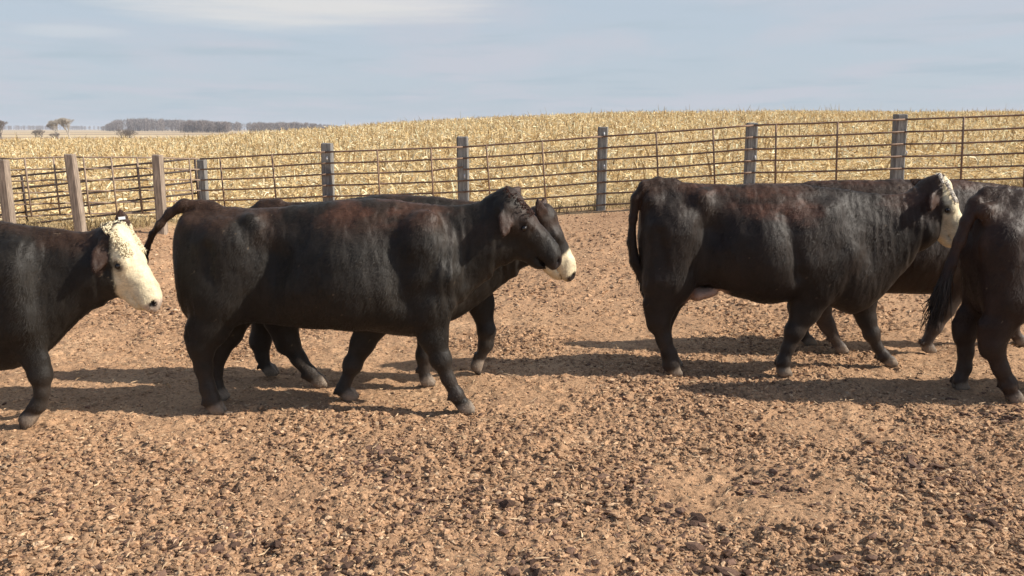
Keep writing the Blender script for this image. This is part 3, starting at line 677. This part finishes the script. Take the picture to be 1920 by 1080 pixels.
    for sg in (-1, 1):
        dn_ = np.linalg.norm(np.stack([hx - .485, hy - sg * .043, hz + .068], 1), axis=1); m = sstep(.030, .018, dn_); C_ = C_ * (1 - m[:, None]) + np.array([.012, .008, .008]) * m[:, None]
        de = np.linalg.norm(np.stack([(hx - .195) * .8, hy - sg * .105, (hz + .088) * 1.2], 1), axis=1); m = sstep(.036, .024, de) * .85; C_ = C_ * (1 - m[:, None]) + np.array([.02, .014, .012]) * m[:, None]
    if udder:
        uc = (L(udder[0], udder[1]) + L(udder[2], udder[3])) / 2; m = sstep(.22, .15, np.linalg.norm((V - uc) * [1, .8, 1.2], axis=1)) * (V[:, 2] < L(udder[0], udder[1] - 14)[2]) ; C_ = C_ * (1 - m[:, None]) + np.array([.38, .25, .19]) * m[:, None]
    o = npmesh(name, V, Q, HIDE, loc=O, col=C_.clip(0, .9), smooth=True)
    tag(o, label, 'cow', 'cattle walking across the pen')
    # short coat hair lying back and down over the hide
    A_ = np.linalg.norm(np.cross(V[Q[:, 2]] - V[Q[:, 0]], V[Q[:, 3]] - V[Q[:, 1]]), axis=1) / 2
    pr = np.where((V[Q[:, 0]][:, 1] < .25), 1.0, .35) * A_; cum = np.cumsum(pr); nh = HAIRS
    fi = np.searchsorted(cum, rng.random(nh) * cum[-1]).clip(0, len(Q) - 1); ra, rb = rng.random(nh)[:, None], rng.random(nh)[:, None]
    q = V[Q[fi]]; P0 = (q[:, 0] * (1 - ra) + q[:, 1] * ra) * (1 - rb) + (q[:, 3] * (1 - ra) + q[:, 2] * ra) * rb
    nn = vn[Q[fi, 0]]; fl = np.array([[-.55, 0, -.8]]) + rng.normal(size=(nh, 3)) * .28 + .5 * (np.stack([fbm(P0 + O, 6, 2, 91), fbm(P0 + O, 6, 2, 92), fbm(P0 + O, 6, 2, 93)], 1) - .5)
    fl -= nn * (fl * nn).sum(1)[:, None]; fl /= np.linalg.norm(fl, axis=1)[:, None] + 1e-9
    dr = fl + nn * (.22 + .25 * rng.random(nh))[:, None]; sd_ = np.cross(dr, nn); sd_ /= np.linalg.norm(sd_, axis=1)[:, None] + 1e-9
    hp_ = ((P0 - Po) @ Xh) / sc; ish = (hp_ > -.05) & (np.abs((P0 - Po) @ Yh) < .2) & (P0[:, 0] > xs[-1] - .1)
    ln = (.014 + .016 * rng.random(nh)) * np.where(ish, .55, 1) * np.where(P0[:, 2] < .5, .6, 1); wd = (.0011 + .0008 * rng.random(nh))[:, None]
    T0 = P0 - nn * .002; hv = np.stack([T0 - sd_ * wd, T0 + sd_ * wd, T0 + dr * ln[:, None]], 1).reshape(-1, 3)
    hc = C_[Q[fi, 0]]; lum = sstep(.1, .4, hc[:, 0]); hc = hc * (1 + (rng.random(nh) - .35) * (1.0 - .8 * lum))[:, None]
    npmesh('coat_hair', hv, np.arange(nh * 3).reshape(-1, 3), HAIR, o, col=np.repeat(hc, 3, 0).clip(0, .9))
    for sg in (-1, 1):
        c0 = Hd(.197, sg * .0985, -.089); mb = MB(); rr = .0185 * sc
        uu = np.linspace(0, math.pi, 9); mb.tube([c0 + Zh * math.cos(t) * rr for t in uu], [max(rr * math.sin(t), .0005) for t in uu], 12, False)
        mb.build('eye', EYE, o)
    # tail switch: coarse hair
    if tail.get('switch'):
        n_, ln, sp_ = tail['switch']; e = tailp[-1]; dr = tailp[-1] - tailp[-2]; dr /= np.linalg.norm(dr); dr = dr * .6 + np.array(tail.get('drift', (.0, 0, -1))) * .6; dr /= np.linalg.norm(dr); mb = MB(); cols = []
        for k in range(n_):
            st = tailp[-1] + (tailp[-2] - tailp[-1]) * random.random() * 1.0 + rng.normal(size=3) * .012; q = rng.normal(size=3) * sp_ * .5; q2 = rng.normal(size=3) * sp_; l = ln * random.uniform(.55, 1.05)
            mb.tube([st, st + dr * l * .35 + q * .5, st + dr * l * .7 + q, st + dr * l + q * .6 + q2 * .5], [.004, .0045, .003, .001], 4, False)
        sw = mb.build('tail_switch', HAIR, o); nv = len(sw.data.vertices); a = sw.data.color_attributes.new('Col', 'FLOAT_COLOR', 'POINT')
        c4 = np.ones((nv, 4), np.float32); c4[:, :3] = np.array([.022, .017, .014]) * np.repeat(.6 + 1.3 * rng.random(nv // 16 + 1), 16)[:nv, None]; a.data.foreach_set('color', c4.ravel())
    # curly poll hair
    cl = head.get('curls')
    if cl:
        num, c0 = cl; mb = MB()
        for k in range(num):
            x0 = random.uniform(-.06, .17); y0 = random.gauss(0, .055); y0 = max(-.1, min(.1, y0)); z0 = .0 - .7 * y0 * y0 * 8 * .35 + (-.02 if x0 < 0 else 0)
            b0 = Hd(x0, y0, z0 - .004); r_ = random.uniform(.006, .014); ph = random.random() * 6.28; dr = Xh * random.uniform(-.2, 1) + Yh * random.uniform(-1, 1) + Zh * .2
            mb.tube([b0 + (Xh * math.cos(ph + t) + Yh * math.sin(ph + t)) * r_ * t / 4 + Zh * (.013 * math.sin(t * .75)) + dr * .004 * t for t in np.linspace(0, 4.0, 6)], [.003, .003, .0028, .0025, .002, .0008], 4, False)
        sw = mb.build('poll_hair', HAIR, o); nv = len(sw.data.vertices); a = sw.data.color_attributes.new('Col', 'FLOAT_COLOR', 'POINT')
        c4 = np.ones((nv, 4), np.float32); c4[:, :3] = np.array(c0) * np.repeat(.65 + .6 * rng.random(nv // 24 + 1), 24)[:nv, None]; a.data.foreach_set('color', c4.ravel())
    if head.get('tag'):
        e0, e3, nrm = earc[head['tag'][0]]; c0 = e0 + (e3 - e0) * head['tag'][1] + nrm * .02; d = (e3 - e0) / np.linalg.norm(e3 - e0); q = np.cross(d, nrm)
        mb = MB(); a_, b_ = .020, .009; V8 = [c0 + q * a_ * i + d * b_ * j + nrm * k for k in (0, .005) for (i, j) in ((-1, -1), (1, -1), (1, 1), (-1, 1))]
        mb.add(V8, [[0, 3, 2, 1], [4, 5, 6, 7], [0, 1, 5, 4], [1, 2, 6, 5], [2, 3, 7, 6], [3, 0, 4, 7]]); mb.build('ear_tag', TAGM, o, smooth=False)
    return o

HAIRS = 70000
HB = [.62, .62, .62, .78, .85, .9, .9, .9]     # lateral / fore-aft ratio down a leg
# the big black cow in the middle
make_cow('cow', 'large black cow in the centre, whole side showing, black face and tail held out behind', 5.92,
    [(331, 450, 490, .05), (335, 425, 545, .13), (343, 408, 585, .19), (358, 396, 600, .235), (385, 388, 606, .26), (420, 386, 606, .265), (470, 390, 603, .255), (520, 389, 607, .28), (580, 383, 614, .345), (640, 375, 614, .395),
     (690, 372, 616, .39), (735, 374, 624, .345), (777, 379, 630, .30), (805, 383, 622, .27), (835, 386, 600, .20), (865, 386, 568, .16), (895, 382, 540, .135), (925, 374, 518, .12)],
    [dict(dy=-.16, j=[(412, 480, .25, .4), (408, 560, .185, .9), (392, 615, .14), (379, 648, .095), (381, 690, .064), (390, 730, .058), (397, 752, .060), (402, 765, .05)], bw=HB, hock=3, knob=(6,)),
     dict(dy=.16, j=[(440, 500, .22, .4), (442, 570, .16, .9), (428, 622, .11), (408, 660, .082), (403, 700, .056), (405, 728, .054), (409, 742, .05)], bw=HB, hock=3, knob=(5,)),
     dict(dy=-.15, j=[(800, 500, .20, .7), (806, 570, .155), (812, 630, .105), (826, 672, .070), (840, 708, .050), (856, 738, .052), (870, 757, .05)], bw=[.5, .55, .65, .85, .9, .95, 1], knob=(3, 5)),
     dict(dy=.15, j=[(725, 540, .16, .7), (700, 600, .12), (680, 645, .088), (661, 688, .064), (649, 722, .046), (643, 742, .050), (652, 754, .05)], bw=[.5, .55, .65, .85, .9, .95, 1], knob=(3, 5))],
    dict(poll=(966, 361), pitch=50, yaw=3, s=1.07, ears=[(-.12, -.40, -.9), (.3, .6, .45)], nose=(.03, .022, .02), curls=(320, (.045, .02, .014))),
    dict(pts=[(400, 392, 0, .05), (375, 386, 0, .042), (345, 384, -.02, .036), (318, 400, -.03, .030), (300, 420, -.04, .026), (285, 440, .0, .022), (275, 466, .03, .018), (268, 505, .03, .015)], switch=(90, .12, .02), drift=(0, 0, -1)),
    h=.0105, rust=[(690, 395, 90, 28, .75, 1), (800, 395, 60, 20, .4, 4)], muscles=[(470, 412, 480, 428, .132, .042, .040, .11), (356, 425, 362, 440, .10, .06, .05, .08), (770, 470, 792, 570, .19, .13, .07, .06), (800, 420, 770, 490, .14, .08, .05, .06), (838, 470, 850, 540, .10, .10, .06, .05), (785, 430, 838, 515, .150, .05, .05, .13), (838, 515, 800, 595, .165, .06, .06, .08), (420, 470, 425, 560, .13, .22, .13, .05), (640, 500, 660, 560, .10, .22, .23, .08)],
    cuts=[(530, 425, 508, 475, .30, .13, .12, .12), (508, 490, 478, 590, .35, .085, .155, .12), (728, 430, 752, 570, .405, .05, .125, .10), (862, 430, 880, 530, .225, .05, .07, .08), (385, 470, 392, 580, .30, .02, .055, .07), (790, 560, 770, 600, .37, .06, .11, .08)])
# second one hidden beyond her
make_cow('cow', 'black cow with a white muzzle, mostly hidden behind the central black cow, foreleg lifted', 6.56,
    [(468, 430, 470, .05), (472, 400, 530, .14), (482, 386, 560, .21), (505, 379, 580, .25), (550, 379, 590, .26), (600, 378, 596, .31), (660, 372, 600, .34), (720, 365, 602, .34), (770, 365, 606, .32), (815, 369, 606, .29), (850, 373, 600, .24),
     (885, 378, 578, .18), (915, 381, 556, .15), (945, 384, 530, .13), (970, 388, 515, .12)],
    [dict(dy=-.15, j=[(520, 480, .22, .4), (522, 560, .15, .9), (530, 605, .12), (540, 640, .092), (560, 672, .064), (582, 700, .055), (596, 712, .055)], bw=HB, hock=3, knob=(5,)),
     dict(dy=.15, j=[(530, 500, .2, .4), (500, 580, .12), (488, 640, .08), (492, 670, .055), (498, 690, .05), (505, 700, .05)], bw=HB, knob=(2,)),
     dict(dy=-.14, j=[(850, 490, .18, .7), (818, 570, .12), (802, 625, .085), (795, 660, .060), (794, 682, .052), (797, 697, .05)], bw=[.5, .6, .75, .9, .95, 1], knob=(3,)),
     dict(dy=.14, down=False, toe=(.3, 0, -1), j=[(885, 500, .15, .7), (902, 570, .095), (912, 620, .070), (911, 645, .062), (903, 664, .050), (893, 682, .05)], bw=[.5, .6, .85, .9, .95, 1], knob=(2,))],
    dict(poll=(1034, 392), pitch=64, yaw=-3, s=1.03, ear=.9, ears=[(-.30, -.25, .95), (.1, .5, .6)], nose=(.05, .035, .03)),
    dict(pts=[(520, 386, 0, .05), (492, 386, 0, .04), (472, 400, 0, .034), (464, 440, 0, .03), (462, 500, 0, .026), (464, 550, 0, .022)], switch=(80, .25, .04)),
    h=.0125, face=[('muzzle', .31)], muscles=[(810, 470, 830, 560, .18, .12, .07, .06)])
# white-faced cow entering at the left
make_cow('cow', 'white-faced black cow entering at the far left edge of the pen', 5.55,
    [(-440, 500, 540, .05), (-436, 470, 600, .14), (-425, 445, 650, .21), (-400, 428, 670, .26), (-340, 420, 660, .27), (-280, 420, 668, .30), (-200, 416, 690, .35), (-130, 412, 698, .355), (-70, 410, 698, .34), (-20, 412, 694, .31), (20, 416, 690, .28), (55, 420, 678, .24),
     (85, 425, 655, .20), (120, 430, 620, .165), (155, 434, 590, .14), (190, 440, 568, .12)],
    [dict(dy=-.16, j=[(-370, 520, .25, .4), (-365, 610, .17), (-385, 690, .095), (-378, 740, .062), (-366, 780, .056), (-355, 798, .05)], bw=HB, knob=(2,)),
     dict(dy=.16, j=[(-350, 540, .22, .4), (-310, 620, .15), (-300, 690, .09), (-285, 735, .06), (-270, 765, .056), (-262, 778, .05)], bw=HB, knob=(2,)),
     dict(dy=-.13, down=False, toe=(-.5, 0, -1), j=[(25, 560, .17, .8), (45, 630, .115), (68, 678, .085), (76, 702, .070), (79, 735, .050), (72, 760, .050), (54, 782, .05)], bw=[.5, .6, .7, .85, .9, .95, 1], knob=(3, 5)),
     dict(dy=.15, j=[(-20, 560, .17, .7), (-40, 640, .11), (-60, 690, .075), (-70, 735, .052), (-75, 760, .05), (-66, 774, .05)], bw=[.5, .6, .7, .85, .95, 1], knob=(2,))],
    dict(poll=(228, 428), pitch=57, yaw=14, s=1.03, ears=[(-.2, -.4, -.9), (-.22, .3, .95)], nose=(.50, .40, .32), curls=(1000, (.68, .59, .41)), tag=(1, .7)),
    dict(pts=[(-400, 440, 0, .05), (-430, 440, 0, .04), (-448, 480, 0, .034), (-450, 560, 0, .028), (-446, 640, 0, .024)], switch=(60, .2, .03)),
    h=.0105, face=[('front', 224)], muscles=[(10, 520, 35, 610, .19, .13, .07, .06), (30, 480, 5, 540, .12, .08, .05, .10), (-340, 440, -335, 455, .132, .042, .040, .11)],
    cuts=[(-45, 480, -30, 600, .42, .05, .10, .09), (95, 480, 100, 590, .30, .06, .10, .09)])
# big cow on the right with the rusty back
make_cow('cow', 'black cow with rusty brown patches on her back, white curly face turned away', 6.85,
    [(1199, 390, 440, .05), (1202, 365, 500, .13), (1210, 350, 535, .19), (1225, 343, 548, .235), (1250, 341, 548, .26), (1290, 343, 538, .255), (1330, 346, 532, .27), (1375, 346, 554, .33), (1420, 345, 562, .385), (1470, 345, 563, .385),
     (1510, 347, 563, .345), (1545, 352, 566, .31), (1575, 356, 580, .265), (1600, 359, 590, .235), (1630, 362, 578, .20), (1660, 364, 552, .17), (1690, 363, 515, .15), (1712, 356, 490, .13)],
    [dict(dy=-.15, j=[(1265, 460, .25, .4), (1252, 530, .19, .9), (1240, 570, .125), (1236, 600, .090), (1245, 635, .066), (1255, 662, .064), (1258, 680, .066), (1261, 690, .05)], bw=HB, hock=3, knob=(6,)),
     dict(dy=.15, j=[(1275, 470, .22, .4), (1262, 540, .15, .9), (1250, 580, .10), (1243, 605, .08), (1248, 635, .055), (1256, 660, .054), (1262, 672, .05)], bw=HB, hock=3, knob=(5,)),
     dict(dy=-.15, j=[(1545, 470, .20, .7), (1526, 535, .18), (1510, 582, .125), (1490, 620, .074), (1477, 652, .055), (1469, 676, .055), (1466, 692, .05)], bw=[.5, .55, .65, .85, .9, .95, 1], knob=(3, 5)),
     dict(dy=.14, j=[(1610, 500, .16, .7), (1615, 560, .12), (1625, 600, .080), (1634, 628, .062), (1645, 655, .045), (1656, 675, .050), (1664, 686, .05)], bw=[.5, .55, .7, .85, .9, .95, 1], knob=(3, 5))],
    dict(poll=(1773, 337), pitch=62, yaw=18, s=1.02, ears=[(-.42, -.40, -.8), (-.75, .4, .3)], nose=(.05, .04, .035), curls=(900, (.66, .60, .52))),
    dict(pts=[(1262, 348, 0, .055), (1235, 344, 0, .05), (1208, 350, -.02, .044), (1192, 372, -.03, .038), (1187, 410, -.03, .034), (1184, 455, -.03, .032), (1190, 490, -.03, .034), (1203, 518, -.03, .034), (1211, 535, -.03, .028)], switch=(160, .10, .03)),
    h=.0115, rust=[(1440, 378, 85, 32, 1.0, 2), (1330, 350, 70, 14, .6, 5), (1490, 395, 40, 30, .7, 6), (1690, 372, 70, 14, .5, 8)], face=[('front', 1751)], tint=(1.15, .98, .95), udder=(1305, 552, 1335, 545, .05),
    muscles=[(1318, 372, 1326, 386, .132, .042, .040, .11), (1222, 378, 1228, 390, .10, .06, .05, .08), (1525, 440, 1540, 530, .19, .13, .07, .06), (1562, 400, 1530, 450, .14, .08, .05, .06), (1590, 440, 1600, 520, .12, .11, .07, .05), (1545, 405, 1592, 480, .150, .05, .05, .13), (1588, 475, 1540, 545, .165, .06, .06, .08), (1265, 440, 1258, 510, .13, .22, .13, .05), (1430, 460, 1440, 520, .10, .22, .22, .08)],
    cuts=[(1354, 385, 1344, 425, .30, .12, .10, .12), (1345, 440, 1318, 520, .35, .085, .155, .12), (1490, 400, 1508, 520, .42, .05, .125, .10), (1240, 440, 1245, 520, .30, .02, .055, .07), (1640, 430, 1650, 500, .30, .05, .08, .08)])
# brown-backed one beyond
make_cow('cow', 'dark brown-backed cow walking just beyond the rusty-backed cow, hind hooves showing between her legs', 7.55,
    [(1472, 385, 430, .05), (1475, 362, 500, .14), (1484, 352, 528, .21), (1505, 340, 540, .25), (1550, 338, 540, .26), (1610, 338, 545, .31), (1660, 337, 548, .34), (1710, 336, 550, .34), (1750, 336, 550, .32), (1790, 337, 552, .29), (1825, 340, 548, .24),
     (1855, 344, 525, .19), (1885, 348, 500, .15), (1915, 352, 480, .13), (1940, 354, 470, .12)],
    [dict(dy=-.14, j=[(1520, 440, .22, .4), (1530, 520, .15), (1535, 575, .10), (1550, 605, .070), (1565, 630, .055), (1574, 645, .05)], bw=HB, knob=(2,)),
     dict(dy=.14, j=[(1520, 440, .22, .4), (1505, 520, .14), (1497, 575, .09), (1502, 610, .06), (1508, 635, .055), (1514, 645, .05)], bw=HB, knob=(2,)),
     dict(dy=-.13, j=[(1815, 450, .17, .7), (1795, 530, .12), (1772, 580, .085), (1752, 612, .060), (1738, 638, .052), (1738, 648, .05)], bw=[.5, .6, .75, .9, .95, 1], knob=(3,)),
     dict(dy=.13, j=[(1850, 470, .15, .7), (1872, 540, .10), (1888, 585, .075), (1898, 610, .055), (1905, 630, .05), (1912, 640, .05)], bw=[.5, .6, .75, .9, .95, 1], knob=(3,))],
    dict(poll=(1965, 352), pitch=50, yaw=0, s=1.0, ears=[(-.2, -.8, -.3), (.0, .8, .4)]),
    dict(pts=[(1530, 362, 0, .05), (1500, 362, 0, .04), (1480, 370, 0, .034), (1468, 400, 0, .03), (1466, 460, 0, .026)], switch=(60, .25, .03)),
    h=.013, rust=[(1650, 338, 200, 10, .8, 7), (1850, 345, 120, 12, .7, 9)], dust=.9, tint=(1.5, 1.1, 1))
# the one leaving at the right
make_cow('cow', 'black cow at the far right edge seen from the rump, long tail swinging back', 6.15,
    [(1824, 430, 480, .05), (1827, 398, 540, .14), (1835, 378, 570, .20), (1850, 364, 590, .245), (1880, 357, 596, .265), (1920, 354, 592, .27), (1970, 352, 596, .29), (2040, 350, 606, .37), (2110, 350, 608, .38), (2170, 352, 610, .33), (2220, 356, 614, .29), (2255, 360, 606, .25),
     (2290, 363, 580, .20), (2325, 364, 550, .16), (2360, 362, 525, .13), (2385, 358, 510, .12)],
    [dict(dy=.15, j=[(1860, 470, .22, .4), (1852, 540, .17, .9), (1828, 590, .115), (1811, 622, .085), (1811, 660, .060), (1808, 690, .056), (1800, 712, .052), (1797, 722, .05)], bw=HB, hock=3, knob=(6,)),
     dict(dy=-.15, j=[(1900, 480, .25, .4), (1895, 560, .18, .9), (1870, 612, .12), (1862, 645, .088), (1876, 685, .062), (1892, 715, .058), (1900, 735, .05)], bw=HB, hock=3, knob=(5,)),
     dict(dy=-.15, j=[(2230, 500, .18, .7), (2240, 580, .12), (2255, 640, .08), (2265, 690, .055), (2275, 718, .052), (2285, 733, .05)], bw=[.5, .6, .75, .9, .95, 1], knob=(2,)),
     dict(dy=.15, j=[(2200, 500, .17, .7), (2180, 580, .12), (2160, 640, .08), (2145, 680, .055), (2140, 705, .052), (2146, 716, .05)], bw=[.5, .6, .75, .9, .95, 1], knob=(2,))],
    dict(poll=(2430, 352), pitch=45, yaw=0, s=1.03, ears=[(-.2, -.8, -.3), (.0, .8, .4)]),
    dict(pts=[(1880, 366, 0, .055), (1850, 366, 0, .05), (1828, 382, -.02, .046), (1812, 418, -.05, .042), (1798, 455, -.07, .038), (1783, 495, -.08, .034), (1768, 535, -.09, .032)], switch=(300, .36, .05), drift=(-.1, 0, -1)),
    h=.0115, tint=(1.25, .82, .78), muscles=[(1848, 398, 1854, 408, .10, .06, .05, .08), (1890, 460, 1890, 550, .12, .20, .13, .05)],
    cuts=[(1975, 405, 1965, 450, .30, .12, .10, .12), (1975, 480, 1950, 570, .35, .075, .135, .12)])

# ------------------------------------------------------------------ far trees
BARK = plain('bare_twigs', (.21, .175, .15), .9, .1, .4, .3)
PALE = plain('pale_bark', (.42, .37, .31), .9, .1, .4, .3)
def bare_tree(name, label, u, vbase, D, H, spread, mat, seed, group, trunks=1, fuzz=3600):
    rs = random.Random(seed); b = at(u, vbase, D); root = empty(name, Vector((b[0], b[1], float(ground_z([b[0]], [b[1]])[0]) - .2)), label, 'tree', group)
    tr = MB(); cr = MB(); tips = []; trs = []
    def grow(p, d, l, r, dep):
        tr = trs[-1]; q = p + d * l; m = (p + q) / 2 + np.array([rs.gauss(0, 1) for _ in range(3)]) * l * .05
        (tr if dep == 0 else cr).tube([p, m, q], [r, r * .85, r * .7], 5 if dep < 2 else 4, False)
        if dep >= 2: tips.append(q)
        if dep >= 5: return
        for k in range(rs.choice((2, 3)) if dep else 4):
            a = rs.random() * 6.28; sp_ = rs.uniform(.25, .62)
            nd = d + np.array([math.cos(a) * sp_ * spread, math.sin(a) * sp_ * spread, rs.uniform(-.12, .5)]); nd /= np.linalg.norm(nd)
            grow(q, nd, l * rs.uniform(.70, .84) * (1 if dep else 1.35), r * .62, dep + 1)
    for t in range(trunks):
        tr = MB(); trs.append(tr); grow(np.array([(t - (trunks - 1) / 2) * .8, 0, 0.]), np.array([rs.uniform(-.25, .25), 0, 1.]), H * .17, H * .030, 0)

    for q in tips:
        for k in range(max(1, fuzz // max(1, len(tips)))):
            d = np.array([rs.gauss(0, 1), rs.gauss(0, 1), rs.gauss(.3, .8)]); d /= np.linalg.norm(d); cr.tube([q, q + d * H * .035, q + d * H * .06 + np.array([0, 0, -.05])], [.02 * H / 8, .018 * H / 8, .006], 3, False)
    for tr in trs: tr.build('trunk', mat, root)
    cr.build('crown', mat, root)
G = 'bare trees and bushes beyond the field'
bare_tree('bare_tree', 'taller pale bare tree far off, its crown leaning right, right one of the pair', 131, 261, 380, 12.0, .95, PALE, 3, G)
bare_tree('bare_tree', 'pale bare tree far off, left one of the close pair', 110, 260, 385, 11.0, .95, PALE, 8, G)
bare_tree('bare_tree', 'brown bare tree cut by the left edge of the photo, far off', 2, 261, 380, 10.5, 1.1, BARK, 5, G, 2)
bare_tree('bush', 'brown bare bush far off, alone right of the pale tree pair', 236, 262, 330, 7.0, 1.9, BARK, 11, G, 4, 900)
bare_tree('bush', 'low brown bare bush far off, left of the pale tree pair', 74, 262, 360, 6.2, 1.6, BARK, 14, G, 3, 400)
bare_tree('bush', 'thin brown scrub far off at the foot of the pale tree pair', 104, 263, 350, 4.6, 1.8, BARK, 15, G, 3, 300)

def wood(name, label, u0, u1, D, vbase, tops, n, dep, mat):
    """far-off bare wood: hundreds of twiggy crowns and trunks in one mass"""
    mb = []; cols = []; rs = np.random.default_rng(int(u0) + 900)
    V, Fq, Cc = [], [], []; off = 0
    for i in range(n):
        u = rs.uniform(u0, u1); d = D + rs.uniform(0, dep); b = at(u, 243, d); g = float(ground_z([b[0]], [b[1]])[0])
        vt = np.interp(u, [t[0] for t in tops], [t[1] for t in tops]); ht = at(u, vt, d)[2] - g; ht *= rs.uniform(.80, 1.03)
        m = 110; ph = rs.random(m) * 6.28; rr = ht * .24 * np.sqrt(rs.random(m)); zz = g + ht * (.02 + .92 * rs.random(m) ** .7)
        k = np.clip(1.15 - np.abs((zz - g) / ht - .55) * 1.4, .25, 1); x = b[0] + np.cos(ph) * rr * k; y = d + np.sin(ph) * rr * k
        az = rs.random(m) * 6.28; el = rs.uniform(.2, 1.4, m); c0 = np.array([.21, .175, .16]) * rs.uniform(.75, 1.25)
        v, f, c1 = blades(x, y, zz, ht * .16 * (.5 + rs.random(m)), ht * .020 * (.5 + rs.random(m)), az, el, c0 * (.7 + .6 * rs.random((m, 1))))
        V.append(v); Fq.append(f + off); Cc.append(c1); off += len(v)
        tv, tf, tc_ = blades(np.array([b[0]]), np.array([d]), np.array([g - .3]), np.array([ht * .8]), np.array([ht * .05]), np.array([rs.random() * 6.28]), np.array([1.5]), c0[None] * .8)
        V.append(tv); Fq.append(tf + off); Cc.append(tc_); off += len(tv)
    o = npmesh(name, np.concatenate(V), np.concatenate(Fq), mat, col=np.concatenate(Cc)); tag(o, label, 'wood', kind='stuff')
WM = colmat('wood_twigs', .9, .05)
wood('distant_wood', 'grey bare wood on the horizon left of centre', 190, 560, 1150, 246, [(190, 238), (215, 226), (240, 223), (300, 223), (340, 225), (380, 226), (430, 229), (500, 230), (540, 229), (560, 232)], 380, 160, WM)
wood('nearer_wood', 'nearer patch of grey bare trees before the distant wood', 338, 430, 850, 251, [(338, 232), (350, 228), (380, 226), (400, 228), (430, 229)], 120, 60, WM)
wood('sloping_wood', 'line of grey bare trees running behind the rising corn field', 470, 670, 1000, 246, [(470, 232), (500, 230), (560, 229), (610, 233), (670, 240)], 190, 80, WM)
wood('far_treeline', 'thin dark line of trees along the far left horizon', -900, 200, 2300, 244, [(-900, 236), (0, 235.5), (100, 235.5), (200, 236)], 900, 200, WM)

# ------------------------------------------------------------------ air
def haze(density, colr):
    x0, x1, y0, y1, z0, z1 = -6100, 6100, -80, 6100, -5.5, 20
    V = [(x, y, z) for z in (z0, z1) for y in (y0, y1) for x in (x0, x1)]
    Fc = [[0, 2, 3, 1], [4, 5, 7, 6], [0, 1, 5, 4], [2, 6, 7, 3], [0, 4, 6, 2], [1, 3, 7, 5]]
    m = bpy.data.materials.new('haze_air'); m.use_nodes = True; nt = m.node_tree; nt.nodes.clear()
    pv = nt.nodes.new('ShaderNodeVolumePrincipled'); pv.inputs['Density'].default_value = density; pv.inputs['Color'].default_value = (*colr, 1)
    out = nt.nodes.new('ShaderNodeOutputMaterial'); nt.links.new(pv.outputs[0], out.inputs['Volume'])
    o = npmesh('haze', np.array(V, float), np.array(Fc), m); tag(o, 'thin pale air over the distant fields', 'haze', kind='stuff')
HAZE = 2.2e-4
if HAZE: haze(HAZE, (.86, .90, 1.0))
